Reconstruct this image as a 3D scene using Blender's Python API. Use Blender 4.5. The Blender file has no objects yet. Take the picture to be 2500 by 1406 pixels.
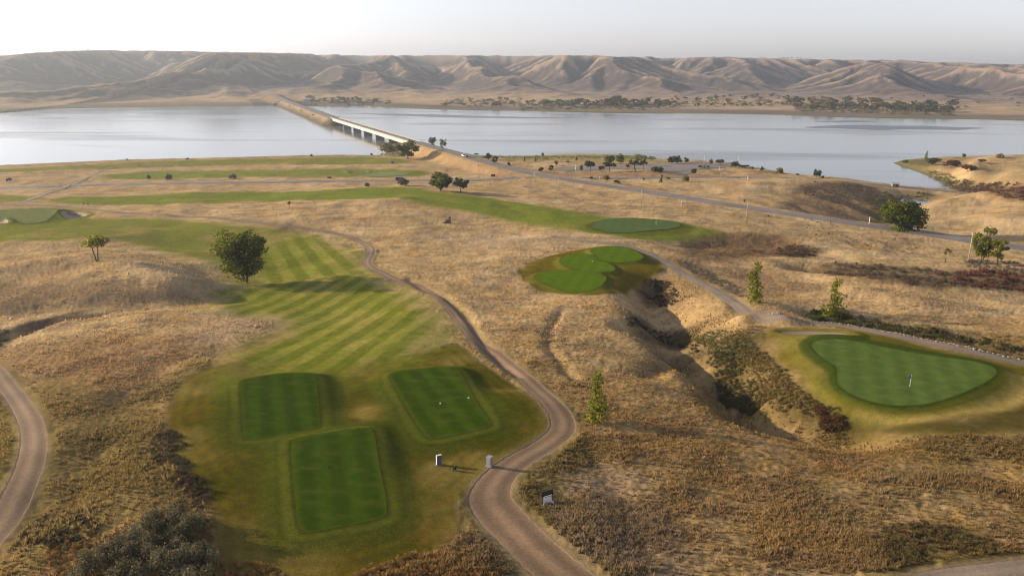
import bpy, math, random
import numpy as np
from mathutils import Vector, Matrix, geometry

# ------------------------------------------------------------------ camera, sky, sun, exposure
SC = bpy.context.scene
COL = SC.collection
CAMZ, FPX, PITCH, ROLL = 80.0, 1900.0, math.radians(15.95), math.radians(0.5)
cam_data = bpy.data.cameras.new("camera")
cam_data.sensor_width = 36.0
cam_data.lens = 36.0 * FPX / 2500.0
cam_data.clip_start, cam_data.clip_end = 1.0, 30000.0
cam = bpy.data.objects.new("camera", cam_data)
COL.objects.link(cam)
CAM_M = Matrix.Translation((0, 0, CAMZ)) @ Matrix.Rotation(math.pi / 2 - PITCH, 4, 'X') @ Matrix.Rotation(ROLL, 4, 'Z')
cam.matrix_world = CAM_M
SC.camera = cam

SUN_EL, SUN_AZ = math.radians(14.5), math.radians(-75.0)      # azimuth clockwise from +Y
world = bpy.data.worlds.new("World")
SC.world = world
world.use_nodes = True
wn, wl = world.node_tree.nodes, world.node_tree.links
wn.clear()
sky = wn.new("ShaderNodeTexSky")
sky.sky_type = 'NISHITA'
sky.sun_disc = False
sky.sun_elevation = SUN_EL
sky.sun_rotation = SUN_AZ
sky.air_density, sky.dust_density, sky.ozone_density = 1.0, 1.2, 1.0
hsv = wn.new("ShaderNodeHueSaturation")
hsv.inputs['Saturation'].default_value = 0.32
bg = wn.new("ShaderNodeBackground")
bg.inputs['Strength'].default_value = 0.112
wo = wn.new("ShaderNodeOutputWorld")
wl.new(sky.outputs[0], hsv.inputs['Color'])
veil = wn.new("ShaderNodeMix")
veil.data_type, veil.blend_type = 'RGBA', 'MULTIPLY'
veil.inputs[0].default_value = 1.0
veil.inputs[7].default_value = (0.955, 0.958, 1.085, 1)
wl.new(hsv.outputs[0], veil.inputs[6])
wl.new(veil.outputs[2], bg.inputs[0])
wl.new(bg.outputs[0], wo.inputs[0])

sun_data = bpy.data.lights.new("sun", 'SUN')
sun_data.energy, sun_data.angle, sun_data.color = 5.0, math.radians(0.6), (1.0, 0.80, 0.52)
sun = bpy.data.objects.new("sun", sun_data)
COL.objects.link(sun)
SUN_DIR = Vector((math.sin(SUN_AZ) * math.cos(SUN_EL), math.cos(SUN_AZ) * math.cos(SUN_EL), math.sin(SUN_EL)))
sun.rotation_euler = SUN_DIR.to_track_quat('Z', 'Y').to_euler()
sun.location = SUN_DIR * 500

vs = SC.view_settings
vs.view_transform, vs.look, vs.exposure, vs.gamma = 'Standard', 'None', 1.02, 1.0
vs.use_curve_mapping = False
SC.render.engine = 'CYCLES'
SC.cycles.use_denoising = True
SC.cycles.filter_width = 1.15
SC.cycles.max_bounces = 6
SC.cycles.volume_bounces = 0
SC.cycles.transparent_max_bounces = 4
HAZE_DENSITY = 0.000088
N_TUFTS, TUFT_GAIN = 125000, 1.35

# ------------------------------------------------------------------ numeric helpers
RNG = np.random.RandomState(11)
PERM = np.concatenate([np.random.RandomState(5).permutation(256)] * 2).astype(np.int32)
GRAD = np.stack([np.cos(np.arange(16) * np.pi / 8), np.sin(np.arange(16) * np.pi / 8)], 1)


def perlin(x, y, seed=0):
    x = np.asarray(x, float) + seed * 17.31
    y = np.asarray(y, float) + seed * 9.77
    xi, yi = np.floor(x).astype(np.int64), np.floor(y).astype(np.int64)
    xf, yf = x - xi, y - yi

    def g(ix, iy, dx, dy):
        k = PERM[(PERM[ix & 255] + iy) & 255] & 15
        return GRAD[k, 0] * dx + GRAD[k, 1] * dy
    u, v = xf**3 * (xf * (xf * 6 - 15) + 10), yf**3 * (yf * (yf * 6 - 15) + 10)
    a, b = g(xi, yi, xf, yf), g(xi + 1, yi, xf - 1, yf)
    c, d = g(xi, yi + 1, xf, yf - 1), g(xi + 1, yi + 1, xf - 1, yf - 1)
    return (a + (b - a) * u + ((c + (d - c) * u) - (a + (b - a) * u)) * v) * 1.4


def fbm(x, y, s, seed, n=3, g=0.5):
    out, a = 0, 1.0
    for i in range(n):
        out = out + a * perlin(x / s, y / s, seed + i)
        s *= 0.5
        a *= g
    return out


def sst(a, b, x):
    t = np.clip((x - a) / (b - a), 0, 1)
    return t * t * (3 - 2 * t)


MROT = np.array(CAM_M.to_3x3())


def rays(px, py):
    px, py = np.atleast_1d(np.asarray(px, float)), np.atleast_1d(np.asarray(py, float))
    d = np.stack([(px - 1250) / FPX, -(py - 703) / FPX, -np.ones_like(px)], 1)
    return d @ MROT.T


def at_z(px, py, z):
    d = rays(px, py)
    t = (np.asarray(z, float) - CAMZ) / d[:, 2]
    return d[:, :2] * t[:, None]


def spline(P, step):
    """Catmull-Rom through P (n x k), resampled at about `step`."""
    P = np.asarray(P, float)
    Q = np.vstack([2 * P[0] - P[1], P, 2 * P[-1] - P[-2]])
    out = []
    for i in range(1, len(Q) - 2):
        p0, p1, p2, p3 = Q[i - 1], Q[i], Q[i + 1], Q[i + 2]
        n = max(2, int(np.linalg.norm((p2 - p1)[:2]) / step) + 1)
        t = np.linspace(0, 1, n, endpoint=False)[:, None]
        out.append(0.5 * (2 * p1 + (p2 - p0) * t + (2 * p0 - 5 * p1 + 4 * p2 - p3) * t**2 + (3 * p1 - p0 - 3 * p2 + p3) * t**3))
    out.append(P[-1:])
    return np.vstack(out)


def closed_spline(P, k=6):
    P = np.asarray(P, float)
    n = len(P)
    out = []
    for i in range(n):
        p0, p1, p2, p3 = P[i - 1], P[i], P[(i + 1) % n], P[(i + 2) % n]
        t = np.linspace(0, 1, k, endpoint=False)[:, None]
        out.append(0.5 * (2 * p1 + (p2 - p0) * t + (2 * p0 - 5 * p1 + 4 * p2 - p3) * t**2 + (3 * p1 - p0 - 3 * p2 + p3) * t**3))
    return np.vstack(out)


def near_box(P, x, y, m):
    return (x > P[:, 0].min() - m) & (x < P[:, 0].max() + m) & (y > P[:, 1].min() - m) & (y < P[:, 1].max() + m)


def line_d(P, x, y, m, closed=False):
    """Distance to the polyline P and the value of its third column there; 1e9 further than m."""
    D, V = np.full(x.shape, 1e9), np.zeros(x.shape)
    sel = np.nonzero(near_box(P, x, y, m))[0]
    if len(sel) == 0:
        return D, V
    xs, ys = x[sel], y[sel]
    d, v = np.full(xs.shape, 1e9), np.zeros(xs.shape)
    n = len(P)
    for i in range(n if closed else n - 1):
        a, b = P[i], P[(i + 1) % n]
        lo_x, hi_x, lo_y, hi_y = min(a[0], b[0]) - m, max(a[0], b[0]) + m, min(a[1], b[1]) - m, max(a[1], b[1]) + m
        q = np.nonzero((xs > lo_x) & (xs < hi_x) & (ys > lo_y) & (ys < hi_y))[0]
        if len(q) == 0:
            continue
        e = b[:2] - a[:2]
        t = np.clip(((xs[q] - a[0]) * e[0] + (ys[q] - a[1]) * e[1]) / max(e @ e, 1e-9), 0, 1)
        dd = np.hypot(xs[q] - a[0] - t * e[0], ys[q] - a[1] - t * e[1])
        up = dd < d[q]
        d[q[up]] = dd[up]
        if P.shape[1] > 2:
            v[q[up]] = (a[2] + t * (b[2] - a[2]))[up]
    D[sel], V[sel] = d, v
    return D, V


def inside(P, x, y):
    r = np.zeros(x.shape, bool)
    sel = np.nonzero(near_box(P, x, y, 0))[0]
    xs, ys = x[sel], y[sel]
    c = np.zeros(xs.shape, bool)
    n = len(P)
    for i in range(n):
        x0, y0, x1, y1 = P[i][0], P[i][1], P[(i + 1) % n][0], P[(i + 1) % n][1]
        if y0 == y1:
            continue
        m = (y0 > ys) != (y1 > ys)
        c ^= m & (xs < (x1 - x0) * (ys - y0) / (y1 - y0) + x0)
    r[sel] = c
    return r


def poly_sd(P, x, y, m):
    """Signed distance (negative inside), 1e9 further than m outside."""
    d, _ = line_d(P, x, y, m, closed=True)
    i = inside(P, x, y)
    return np.where(i, -np.minimum(d, 1e6), d)


# ------------------------------------------------------------------ the land: survey points (pixel, height) and a thin plate spline
SURVEY = [
    (0, 1406, 33), (600, 1406, 34), (1250, 1406, 34), (1900, 1406, 35), (2500, 1406, 36), (-300, 1406, 33), (2800, 1406, 36),
    (0, 1200, 33), (350, 1200, 34), (800, 1200, 33), (1300, 1200, 33), (1700, 1200, 33.5), (2100, 1200, 34), (2500, 1200, 34),
    (0, 1000, 30), (300, 1000, 31.8), (700, 1000, 32), (1100, 1000, 32), (1500, 1000, 31.5), (1700, 1020, 31.3), (2000, 1050, 31),
    (2200, 930, 32), (2450, 1000, 31.5), (2500, 900, 32), (1980, 850, 31.6), (-300, 1000, 29),
    (0, 850, 26.5), (300, 850, 28.8), (600, 850, 28.2), (850, 850, 28.8), (1100, 850, 29.5), (1300, 850, 29), (1500, 850, 29.3), (1650, 890, 29.5),
    (1760, 800, 29), (1900, 800, 30.2), (2300, 830, 31), (2500, 870, 31.5), (2600, 800, 31),
    (100, 760, 26.2), (300, 740, 26.2), (600, 740, 24.6), (750, 740, 25), (900, 750, 26), (1100, 730, 27), (1300, 740, 27), (1500, 730, 27.5),
    (1680, 740, 27), (1780, 735, 27.5), (2100, 750, 27.5), (2400, 760, 28.5),
    (0, 680, 25), (150, 650, 26), (300, 655, 26.6), (430, 700, 25.6), (600, 690, 22.0), (750, 685, 23.2), (950, 682, 25.3), (1100, 660, 24.5), (1300, 680, 25),
    (1400, 690, 25.6), (1530, 640, 24.5), (1700, 690, 25), (1850, 690, 22.5), (2200, 692, 24.5), (2450, 720, 25),
    (0, 600, 23), (250, 610, 24.3), (450, 600, 19.5), (600, 600, 18.6), (750, 600, 18.8), (900, 610, 20.5), (1200, 600, 20), (1380, 610, 22.3),
    (1560, 600, 22.2), (1690, 600, 20), (1800, 600, 17), (2000, 610, 16.8), (2300, 640, 17), (2500, 660, 19), (2800, 660, 20),
    (-200, 530, 17), (100, 530, 16.5), (350, 540, 18), (550, 530, 17.4), (700, 530, 17.8), (850, 500, 17.2), (950, 495, 18), (1100, 540, 18.2), (1300, 560, 18.6),
    (1550, 552, 18), (1700, 560, 17.5), (1900, 550, 14), (2100, 570, 13.3), (2400, 615, 13.5),
    (0, 490, 11.2), (300, 480, 11), (600, 480, 11.6), (700, 468, 11), (1000, 462, 12.6), (1100, 470, 12), (1300, 480, 11.8), (1500, 490, 11.8), (1700, 500, 11.8),
    (1500, 465, 9.6), (1700, 470, 9.8), (1900, 500, 11.3), (1920, 455, 10.5), (1980, 448, 10.6), (2060, 446, 9.4), (2150, 460, 4.5), (2010, 520, 9.0),
    (2100, 520, 5.0), (2190, 545, 3.0), (2240, 500, 0.6), (2150, 505, 2.5), (2300, 500, 6.5), (2400, 480, 10.5), (2350, 540, 9.5), (2480, 520, 13), (2440, 575, 11.0),
    (2600, 500, 13), (0, 458, 6), (400, 447, 6), (800, 442, 6.4), (1100, 440, 7.3), (1250, 437, 8.4), (1450, 434, 8.2), (1700, 431, 7), (1900, 434, 6.4),
    (2100, 447, 4.4), (2200, 456, 3.2), (2330, 468, 2.6), (0, 425, 3.5), (500, 415, 3.2), (900, 405, 3.4), (1050, 410, 4.6), (1400, 410, 5.4), (1600, 410, 5.4),
    (1250, 390, 2.6), (1500, 388, 2.2), (1720, 400, 5), (1780, 400, 4.6),
    (2350, 400, 6.5), (2450, 400, 11), (2500, 420, 14), (2400, 440, 9), (2300, 405, 3), (2500, 460, 12), (2420, 470, 6), (2700, 430, 16), (2700, 400, 13),
]
S = np.array(SURVEY, float)
CP = at_z(S[:, 0], S[:, 1], S[:, 2])
CZ = S[:, 2]
# far corners, so that the sheet stays calm outside the frame
CP = np.vstack([CP, [[-170, 20], [0, 10], [170, 20], [-420, 200], [-600, 420], [430, 200], [640, 420]]])
CZ = np.concatenate([CZ, [34, 36, 37, 24, 8, 26, 18]])
SCALE = 100.0


def tps_k(r2):
    return np.where(r2 > 1e-12, 0.5 * r2 * np.log(np.maximum(r2, 1e-12)), 0)


def tps_fit(P, z, lam):
    P = P / SCALE
    n = len(P)
    K = tps_k(((P[:, None] - P[None])**2).sum(-1)) + lam * np.eye(n)
    A = np.zeros((n + 3, n + 3))
    A[:n, :n] = K
    A[:n, n] = A[n, :n] = 1
    A[:n, n + 1:] = P
    A[n + 1:, :n] = P.T
    return np.linalg.solve(A, np.concatenate([z, [0, 0, 0]]))


TW = tps_fit(CP, CZ, 0.002)


def tps_eval(x, y):
    out = np.empty(x.shape)
    P = CP / SCALE
    n = len(P)
    for i in range(0, len(x), 40000):
        X, Y = x[i:i + 40000] / SCALE, y[i:i + 40000] / SCALE
        r2 = (X[:, None] - P[None, :, 0])**2 + (Y[:, None] - P[None, :, 1])**2
        out[i:i + 40000] = tps_k(r2) @ TW[:n] + TW[n] + TW[n + 1] * X + TW[n + 2] * Y
    return out


# shoreline (on the water plane z = 0)
NEAR_SHORE = [(-900, 450), (-400, 428), (0, 405), (150, 398), (300, 391), (450, 388), (600, 384), (760, 380), (850, 379), (935, 380), (943, 372),
              (932, 364), (942, 354), (968, 345), (1000, 341), (1030, 346), (1050, 352), (1090, 363), (1130, 373), (1165, 380), (1250, 382), (1330, 380),
              (1400, 377), (1480, 378), (1560, 381), (1600, 388), (1650, 393), (1720, 395), (1800, 403), (1850, 412), (1900, 421), (1950, 430),
              (1990, 435), (2080, 443), (2180, 454), (2260, 462), (2330, 467), (2346, 464), (2310, 450), (2275, 434), (2240, 420), (2200, 407),
              (2180, 398), (2205, 391), (2250, 387), (2300, 384), (2400, 381), (2500, 378), (2900, 370), (3600, 372)]
NS = np.array(NEAR_SHORE, float)
NS_W = at_z(NS[:, 0], NS[:, 1], 0)
LAND = np.vstack([NS_W, [[900, 700], [900, -100], [-900, -100], [-900, 400]]])

FAR_SHORE = [(-500, 290), (-200, 283), (0, 276), (60, 268), (200, 264), (400, 261), (560, 260), (690, 259), (760, 260), (830, 259), (900, 258), (960, 263),
             (1050, 268), (1200, 271), (1400, 274), (1600, 277), (1900, 282), (2100, 287), (2300, 291), (2500, 295), (2900, 304)]
FS = np.array(FAR_SHORE, float)
FS_W = at_z(FS[:, 0], FS[:, 1], 0)


def line_px(pts, z=None):
    p = np.array(pts, float)
    w = at_z(p[:, 0], p[:, 1], p[:, 2])
    return np.column_stack([w, p[:, 2]])


HIGHWAY = spline(line_px([(2720, 640, 14), (2500, 606, 13.4), (2300, 577, 12.9), (2000, 533, 12.4), (1800, 503, 11.6), (1600, 472, 10.6), (1450, 449, 9.8),
                          (1310, 426, 9.4), (1200, 400, 9.4), (1100, 371, 9.4), (1010, 346, 9.4)]), 6)
CAUSEWAY = spline(line_px([(818, 288.5, 9.4), (760, 268, 9.4), (700, 247, 9.6), (660, 231.5, 10.5), (632, 222, 12), (618, 217, 13.5)]), 12)
SHORE_ROAD = spline(line_px([(-300, 466, 6.6), (0, 459, 6.6), (200, 452, 6.6), (500, 447, 6.7), (800, 443, 7.0), (1000, 441, 7.6), (1200, 438.5, 8.8), (1262, 433, 9.3)]), 6)
RIGHT_ROAD = spline(line_px([(1420, 434, 9.1), (1500, 436, 8.3), (1600, 434, 7.6), (1700, 432, 7.2), (1800, 433, 6.9), (1900, 435, 6.6), (2000, 439, 6.2),
                             (2100, 447.5, 5.2), (2200, 456.5, 4.0), (2300, 466, 3.4), (2400, 474, 4.5), (2480, 470, 7)]), 6)
ROADS = [(HIGHWAY, 5.6, 16.0), (SHORE_ROAD, 4.8, 6.0), (RIGHT_ROAD, 4.0, 8.0)]


def px_line(pts):
    """Draped polyline from pixels, on the smooth base."""
    p = np.array(pts, float)
    return ground_at(p[:, 0], p[:, 1])


H_STAGE = 0
CARVES, TEES, BUNKERS = [], [], []


def land_h(x, y):
    x, y = np.asarray(x, float), np.asarray(y, float)
    z = tps_eval(x, y)
    if H_STAGE >= 1:
        for P, w, dep in CARVES:
            d, _ = line_d(P, x, y, 3.2 * w)
            m = d < 3.2 * w
            z[m] -= dep * np.exp(-(d[m] / w)**2)
    if H_STAGE >= 1:
        z += (1.0 * fbm(x + 15 * perlin(x / 40, y / 40, 3), y, 46, 301, 3)) * sst(40, 90, y)
    d_s = poly_sd(LAND, x, y, 90)
    d_in = np.where(d_s < 0, -d_s, 0)
    k = sst(0, 26, d_in)
    z = np.where(d_s < 0, np.minimum(0.15 + 0.16 * d_in, 30) * (1 - k) + np.maximum(z, 0.7) * k, -np.minimum(d_s * 0.15, 3) - 0.3)
    if H_STAGE >= 1:
        for P, hw, bl in ROADS:
            d, v = line_d(P, x, y, hw + bl)
            m = d < hw + bl
            k = 1 - sst(hw, hw + bl, d[m])
            z[m] = z[m] * (1 - k) + v[m] * k
        # the pond in the ravine lies at lake level
        dp = np.hypot((x - POND[0]) / 1.0, (y - POND[1]) / 1.5)
        z = np.where(dp < 16, z * sst(5.5, 16, dp) - 0.6 * (1 - sst(5.5, 16, dp)), z)
    if H_STAGE >= 2:
        for P, zt, skirt in TEES:
            d = poly_sd(P, x, y, skirt)
            m = d < skirt
            k = 1 - sst(-0.2, skirt, d[m])
            pl = zt[0] + zt[1] * x[m] + zt[2] * y[m]
            z[m] = z[m] * (1 - k) + np.maximum(pl, z[m] - 0.3) * k
        for P, dep in BUNKERS:
            d = poly_sd(P, x, y, 3.0)
            m = d < 3.0
            z[m] += 0.35 * np.exp(-((d[m] - 1.4) / 1.2)**2) - dep * sst(0.6, -1.6, d[m])
    return z


CACHE = {}


def cached_h(x, y):
    """Bilinear look-up in a 2.5 m grid of the land of the present stage."""
    if H_STAGE not in CACHE:
        gx_, gy_ = np.meshgrid(np.arange(-760, 762, 2.5), np.arange(30, 1010, 2.5))
        CACHE[H_STAGE] = land_h(gx_.ravel(), gy_.ravel()).reshape(gx_.shape)
    Z = CACHE[H_STAGE]
    u, v = np.clip((x + 760) / 2.5, 0, Z.shape[1] - 1.001), np.clip((y - 30) / 2.5, 0, Z.shape[0] - 1.001)
    i, j = u.astype(int), v.astype(int)
    fu, fv = u - i, v - j
    return (Z[j, i] * (1 - fu) + Z[j, i + 1] * fu) * (1 - fv) + (Z[j + 1, i] * (1 - fu) + Z[j + 1, i + 1] * fu) * fv


def ground_at(px, py):
    """World point where the sight line through a pixel of the photograph meets the land."""
    h = cached_h
    d = rays(px, py)
    t0, out = np.full(len(d), 40.0), None
    lo, hi, done = np.full(len(d), 40.0), np.full(len(d), 40.0), np.zeros(len(d), bool)
    t = 40.0
    while t < 1100 and not done.all():
        t2 = t * 1.012
        q = ~done
        p = d[q] * t2
        below = h(p[:, 0], p[:, 1]) > CAMZ + p[:, 2]
        i = np.nonzero(q)[0][below]
        lo[i], hi[i], done[i] = t, t2, True
        t = t2
    hi[~done], lo[~done] = 1000, 1000
    for _ in range(14):
        mid = (lo + hi) / 2
        p = d * mid[:, None]
        b = h(p[:, 0], p[:, 1]) > CAMZ + p[:, 2]
        hi, lo = np.where(b, mid, hi), np.where(b, lo, mid)
    p = d * hi[:, None]
    return np.column_stack([p[:, 0], p[:, 1], land_h(p[:, 0], p[:, 1])])


POND = at_z([2233], [491], 0)[0]
for pts, w, dep in [
    ([(1598, 678), (1606, 715), (1640, 760), (1655, 800), (1700, 850), (1765, 900), (1795, 950), (1850, 990), (1950, 1012), (2045, 1038)], 6.6, 4.3),
    ([(1575, 700), (1610, 730), (1640, 770)], 7.0, 2.4),
    ([(1770, 890), (1800, 950), (1830, 985)], 5.0, 2.2),
    ([(1535, 790), (1600, 812), (1680, 845)], 3.0, 2.6),
    ([(1580, 905), (1640, 872), (1710, 862)], 2.6, 1.8),
    ([(0, 822), (50, 808), (100, 790), (160, 773), (225, 762)], 1.9, 2.8),
    ([(1370, 760), (1342, 800), (1336, 840), (1372, 880), (1430, 942)], 1.2, 0.55),
    ([(1000, 682), (1085, 722), (1135, 762), (1195, 850), (1262, 905)], 1.2, 0.6),
    ([(1690, 592), (1780, 584), (1870, 592)], 11, 2.6),
    ([(1890, 612), (1980, 615)], 7, 1.8),
    ([(1990, 655), (2200, 672), (2350, 684), (2560, 700)], 7, 3.6),
    ([(1985, 762), (2150, 788), (2300, 812), (2450, 836), (2560, 855)], 4.5, 2.6),
    ([(1560, 735), (1600, 760)], 3.0, 1.6),
    ([(1810, 792), (1860, 786), (1915, 796)], 3.0, -1.6),
    ([(1750, 840), (1830, 815)], 4.0, -1.0),
    ([(1650, 905), (1700, 925), (1740, 990)], 4.0, -1.0),
    ([(830, 500), (900, 497), (985, 490)], 9, -1.6),
    ([(60, 655), (230, 645), (330, 660), (420, 695)], 9, -1.8),
    ([(-40, 768), (120, 752), (300, 742), (440, 735), (540, 722)], 7, 1.6),
    ([(2420, 394), (2560, 392)], 24, -5.0),
    ([(2345, 398), (2318, 440)], 9, 2.6),
    ([(2450, 408), (2392, 452)], 10, 3.0),
    ([(2380, 400), (2350, 450)], 9, -2.0),
    ([(1972, 480), (2050, 506), (2130, 538)], 5.5, -1.7),
    ([(1990, 466), (2070, 488), (2140, 515)], 4.5, 1.3),
    ([(1945, 500), (2020, 527), (2090, 548)], 4.5, 1.2),
    ([(2262, 520), (2350, 488), (2440, 481), (2560, 492)], 12, -2.6),
    ([(2235, 556), (2330, 544), (2450, 537)], 9, -1.6),
    ([(2290, 535), (2380, 515), (2500, 512)], 8, 1.8),
    ([(2050, 690), (2200, 700), (2400, 712)], 6, -1.4),
    ([(1900, 700), (2050, 715), (2250, 745)], 9, -1.6),
    ([(250, 985), (330, 930), (420, 880)], 3.5, 0.5),
    ([(140, 1250), (230, 1100), (330, 960)], 4.0, 0.7),
    ([(1440, 1105), (1500, 1200), (1560, 1330)], 2.0, 0.35),
    ([(520, 690), (470, 650), (350, 610)], 5.0, 0.6),
]:
    P = px_line(pts)
    CARVES.append((P[:, :2], w, dep))
H_STAGE = 1


def poly_px(pts, k=5):
    p = np.array(pts, float)
    g = ground_at(p[:, 0], p[:, 1])
    return closed_spline(g[:, :2], k)


def add_tee(pts, rise, skirt, k=5, tight=False):
    P = poly_px(pts, k)
    z = land_h(P[:, 0], P[:, 1])
    A = np.column_stack([np.ones(len(P)), P])
    c, *_ = np.linalg.lstsq(A, z, rcond=None)
    c = np.array([c[0] + rise + 0, c[1] * 0.6, c[2] * 0.6])
    c[0] = z.mean() + rise - c[1] * P[:, 0].mean() - c[2] * P[:, 1].mean()
    TEES.append((P, c, skirt))
    return P


TEE_PX = [
    [(590, 948), (604, 937), (680, 929), (752, 926), (770, 935), (778, 990), (780, 1035), (766, 1049), (690, 1060), (612, 1068), (596, 1060), (592, 1000)],
    [(956, 936), (968, 922), (1040, 915), (1098, 912), (1120, 920), (1160, 975), (1194, 1028), (1186, 1044), (1120, 1060), (1062, 1070), (1036, 1060), (990, 990)],
    [(712, 1095), (728, 1080), (810, 1068), (886, 1059), (912, 1068), (926, 1140), (945, 1240), (930, 1268), (850, 1285), (765, 1300), (732, 1288), (718, 1190)],
]
TEE_POLY = [add_tee(t, r, s) for t, r, s in zip(TEE_PX, (0.42, 0.50, 0.42), (4.4, 4.4, 4.4))]
TEE2_PX = [
    [(1308, 684), (1325, 672), (1380, 667), (1430, 668), (1470, 678), (1480, 690), (1455, 706), (1400, 714), (1350, 706)],
    [(1368, 640), (1385, 631), (1420, 628), (1452, 632), (1480, 645), (1502, 660), (1490, 668), (1440, 670), (1410, 664), (1380, 655)],
    [(1444, 614), (1480, 608), (1515, 608), (1545, 618), (1570, 632), (1560, 640), (1510, 644), (1470, 640), (1450, 626)],
]
TEE2_POLY = [add_tee(t, r, s) for t, r, s in zip(TEE2_PX, (0.6, 0.8, 0.8), (3.0, 2.6, 2.6))]
GREEN1 = add_tee([(1980, 848), (1996, 836), (2040, 832), (2090, 836), (2150, 848), (2230, 864), (2310, 876), (2380, 890), (2424, 906), (2430, 922), (2400, 944),
                  (2330, 972), (2260, 990), (2190, 999), (2130, 997), (2080, 980), (2046, 952), (2042, 925), (2040, 900), (2005, 878)], 0.5, 5.0)
GREEN2 = add_tee([(1440, 553), (1470, 543), (1530, 539), (1590, 541), (1645, 548), (1662, 556), (1640, 564), (1590, 569), (1530, 571), (1480, 566)], 0.7, 7.0)
GREEN3 = add_tee([(-40, 528), (0, 521), (60, 517), (115, 515), (142, 519), (135, 531), (110, 542), (60, 545), (20, 537), (-40, 536)], 0.7, 7.0)
GREEN4 = poly_px([(885, 425), (920, 421), (965, 420), (1000, 424), (985, 429), (940, 432), (895, 431)])
FRINGE1 = poly_px([(1950, 850), (1975, 826), (2040, 820), (2100, 825), (2240, 852), (2330, 868), (2400, 884), (2440, 905), (2440, 925), (2400, 955), (2280, 995), (2190, 1008),
                   (2110, 1004), (2050, 978), (2022, 948), (2020, 915), (1985, 888)])
BUNKER1 = poly_px([(148, 524), (170, 517), (200, 519), (212, 525), (190, 533), (168, 536)])
BUNKER2 = poly_px([(-40, 536), (0, 535), (18, 538), (14, 545), (-40, 548)])
BUNKER3 = poly_px([(848, 420), (880, 418), (900, 420), (880, 424)], 4)
BUNKER4 = poly_px([(1905, 812), (1960, 809), (2030, 812), (2080, 819), (2030, 819), (1960, 818)], 4)
BUNKER5 = poly_px([(1462, 546), (1500, 541), (1560, 541), (1545, 545), (1500, 547)], 4)
BUNKER6 = poly_px([(335, 403), (385, 401), (430, 402), (420, 405), (360, 406)], 4)
BUNKERS += [(BUNKER1, 1.5), (BUNKER2, 1.0), (BUNKER3, 0.8), (BUNKER4, 0.5), (BUNKER6, 0.7)]
H_STAGE = 2

# paths: (pixel, pixel, width in metres)
PATH_MAIN = [(1470, 1470, 4.6), (1400, 1422, 4.6), (1330, 1366, 4.7), (1272, 1310, 4.9), (1222, 1258, 5.2), (1196, 1215, 4.8), (1214, 1168, 4.0), (1268, 1122, 3.4), (1330, 1086, 3.3),
             (1371, 1050, 3.4), (1368, 1012, 3.3), (1335, 972, 3.0), (1280, 922, 2.9), (1215, 874, 2.9), (1165, 832, 2.7), (1130, 788, 2.6), (1083, 735, 2.6), (1022, 698, 2.6),
             (960, 680, 2.6), (912, 656, 2.6), (896, 640, 2.7), (905, 619, 2.6), (903, 603, 2.6), (870, 584, 2.6), (820, 570, 2.6), (760, 560, 2.6), (690, 551, 2.6), (600, 541, 2.6),
             (500, 530, 2.6), (400, 523, 2.6), (290, 519, 2.4), (230, 512, 2.2), (140, 504, 2.2), (40, 500, 2.6), (-80, 505, 2.6)]
PATH_LEFT = [(-90, 850, 2.8), (-30, 890, 2.8), (12, 935, 2.8), (50, 985, 2.8), (76, 1035, 2.9), (82, 1085, 3.0), (70, 1140, 3.1), (40, 1210, 3.2), (4, 1275, 3.3), (-50, 1340, 3.3)]
PATH_RIGHT = [(1360, 578, 2.2), (1422, 587, 2.4), (1490, 593, 2.6), (1550, 606, 2.7), (1602, 628, 2.8), (1642, 650, 2.8), (1700, 686, 2.8), (1750, 711, 2.9), (1780, 731, 3.0),
              (1808, 750, 3.2), (1850, 765, 3.2), (1900, 775, 3.0), (1960, 783, 2.8), (2050, 795, 2.8), (2150, 812, 2.8), (2250, 832, 2.8), (2350, 852, 2.8), (2450, 875, 2.8), (2600, 906, 2.8)]
PATH_CORNER = [(2180, 1440, 3.0), (2300, 1412, 3.0), (2400, 1398, 3.0), (2520, 1384, 3.0), (2620, 1376, 3.0)]
TRACK = [(40, 498, 2.2), (90, 482, 2.2), (130, 467, 2.2), (165, 454, 2.2), (200, 440, 2.2), (228, 427, 2.0), (256, 414, 2.0), (300, 406, 1.6)]


def path_px(pts, step):
    p = np.array(pts, float)
    g = ground_at(p[:, 0], p[:, 1])
    return spline(np.column_stack([g[:, 0], g[:, 1], p[:, 2]]), step)


PATHS = [path_px(p, 1.0) for p in (PATH_MAIN, PATH_LEFT, PATH_RIGHT, PATH_CORNER)] + [path_px(TRACK, 4.0)]
LOT = poly_px([(1338, 413), (1400, 408), (1470, 405), (1560, 404), (1625, 400), (1680, 396), (1730, 396), (1786, 402), (1770, 409), (1735, 412), (1697, 416), (1684, 425),
               (1650, 427), (1612, 417), (1500, 413), (1400, 417)], 3)

# lawn zones: polygon, colour, edge softness in metres, strength
C = lambda r, g, b: np.array([r, g, b])
FAIR, FAIR_DRY, LAWN, TEE_C = C(.160, .178, .022), C(.295, .230, .070), C(.092, .074, .007), C(.036, .064, .005)
LAWN_NEAR = poly_px([(580, 885), (700, 892), (860, 885), (1000, 868), (1090, 845), (1130, 850), (1190, 900), (1260, 945), (1320, 1000), (1348, 1030), (1335, 1068), (1280, 1100), (1210, 1135), (1150, 1190),
                     (1112, 1225), (1125, 1262), (1100, 1310), (1000, 1368), (850, 1412), (600, 1410), (545, 1350), (525, 1250), (480, 1190), (428, 1100), (410, 1020), (430, 955), (470, 915), (530, 895)])
FAIRWAY_MID = poly_px([(600, 925), (540, 905), (570, 860), (700, 800), (640, 775), (520, 755), (545, 715), (610, 692), (640, 640), (690, 590), (760, 575), (830, 598), (885, 625), (890, 652), (950, 690),
                       (1035, 735), (1085, 795), (1050, 850), (960, 895), (880, 905), (790, 925)])
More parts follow.
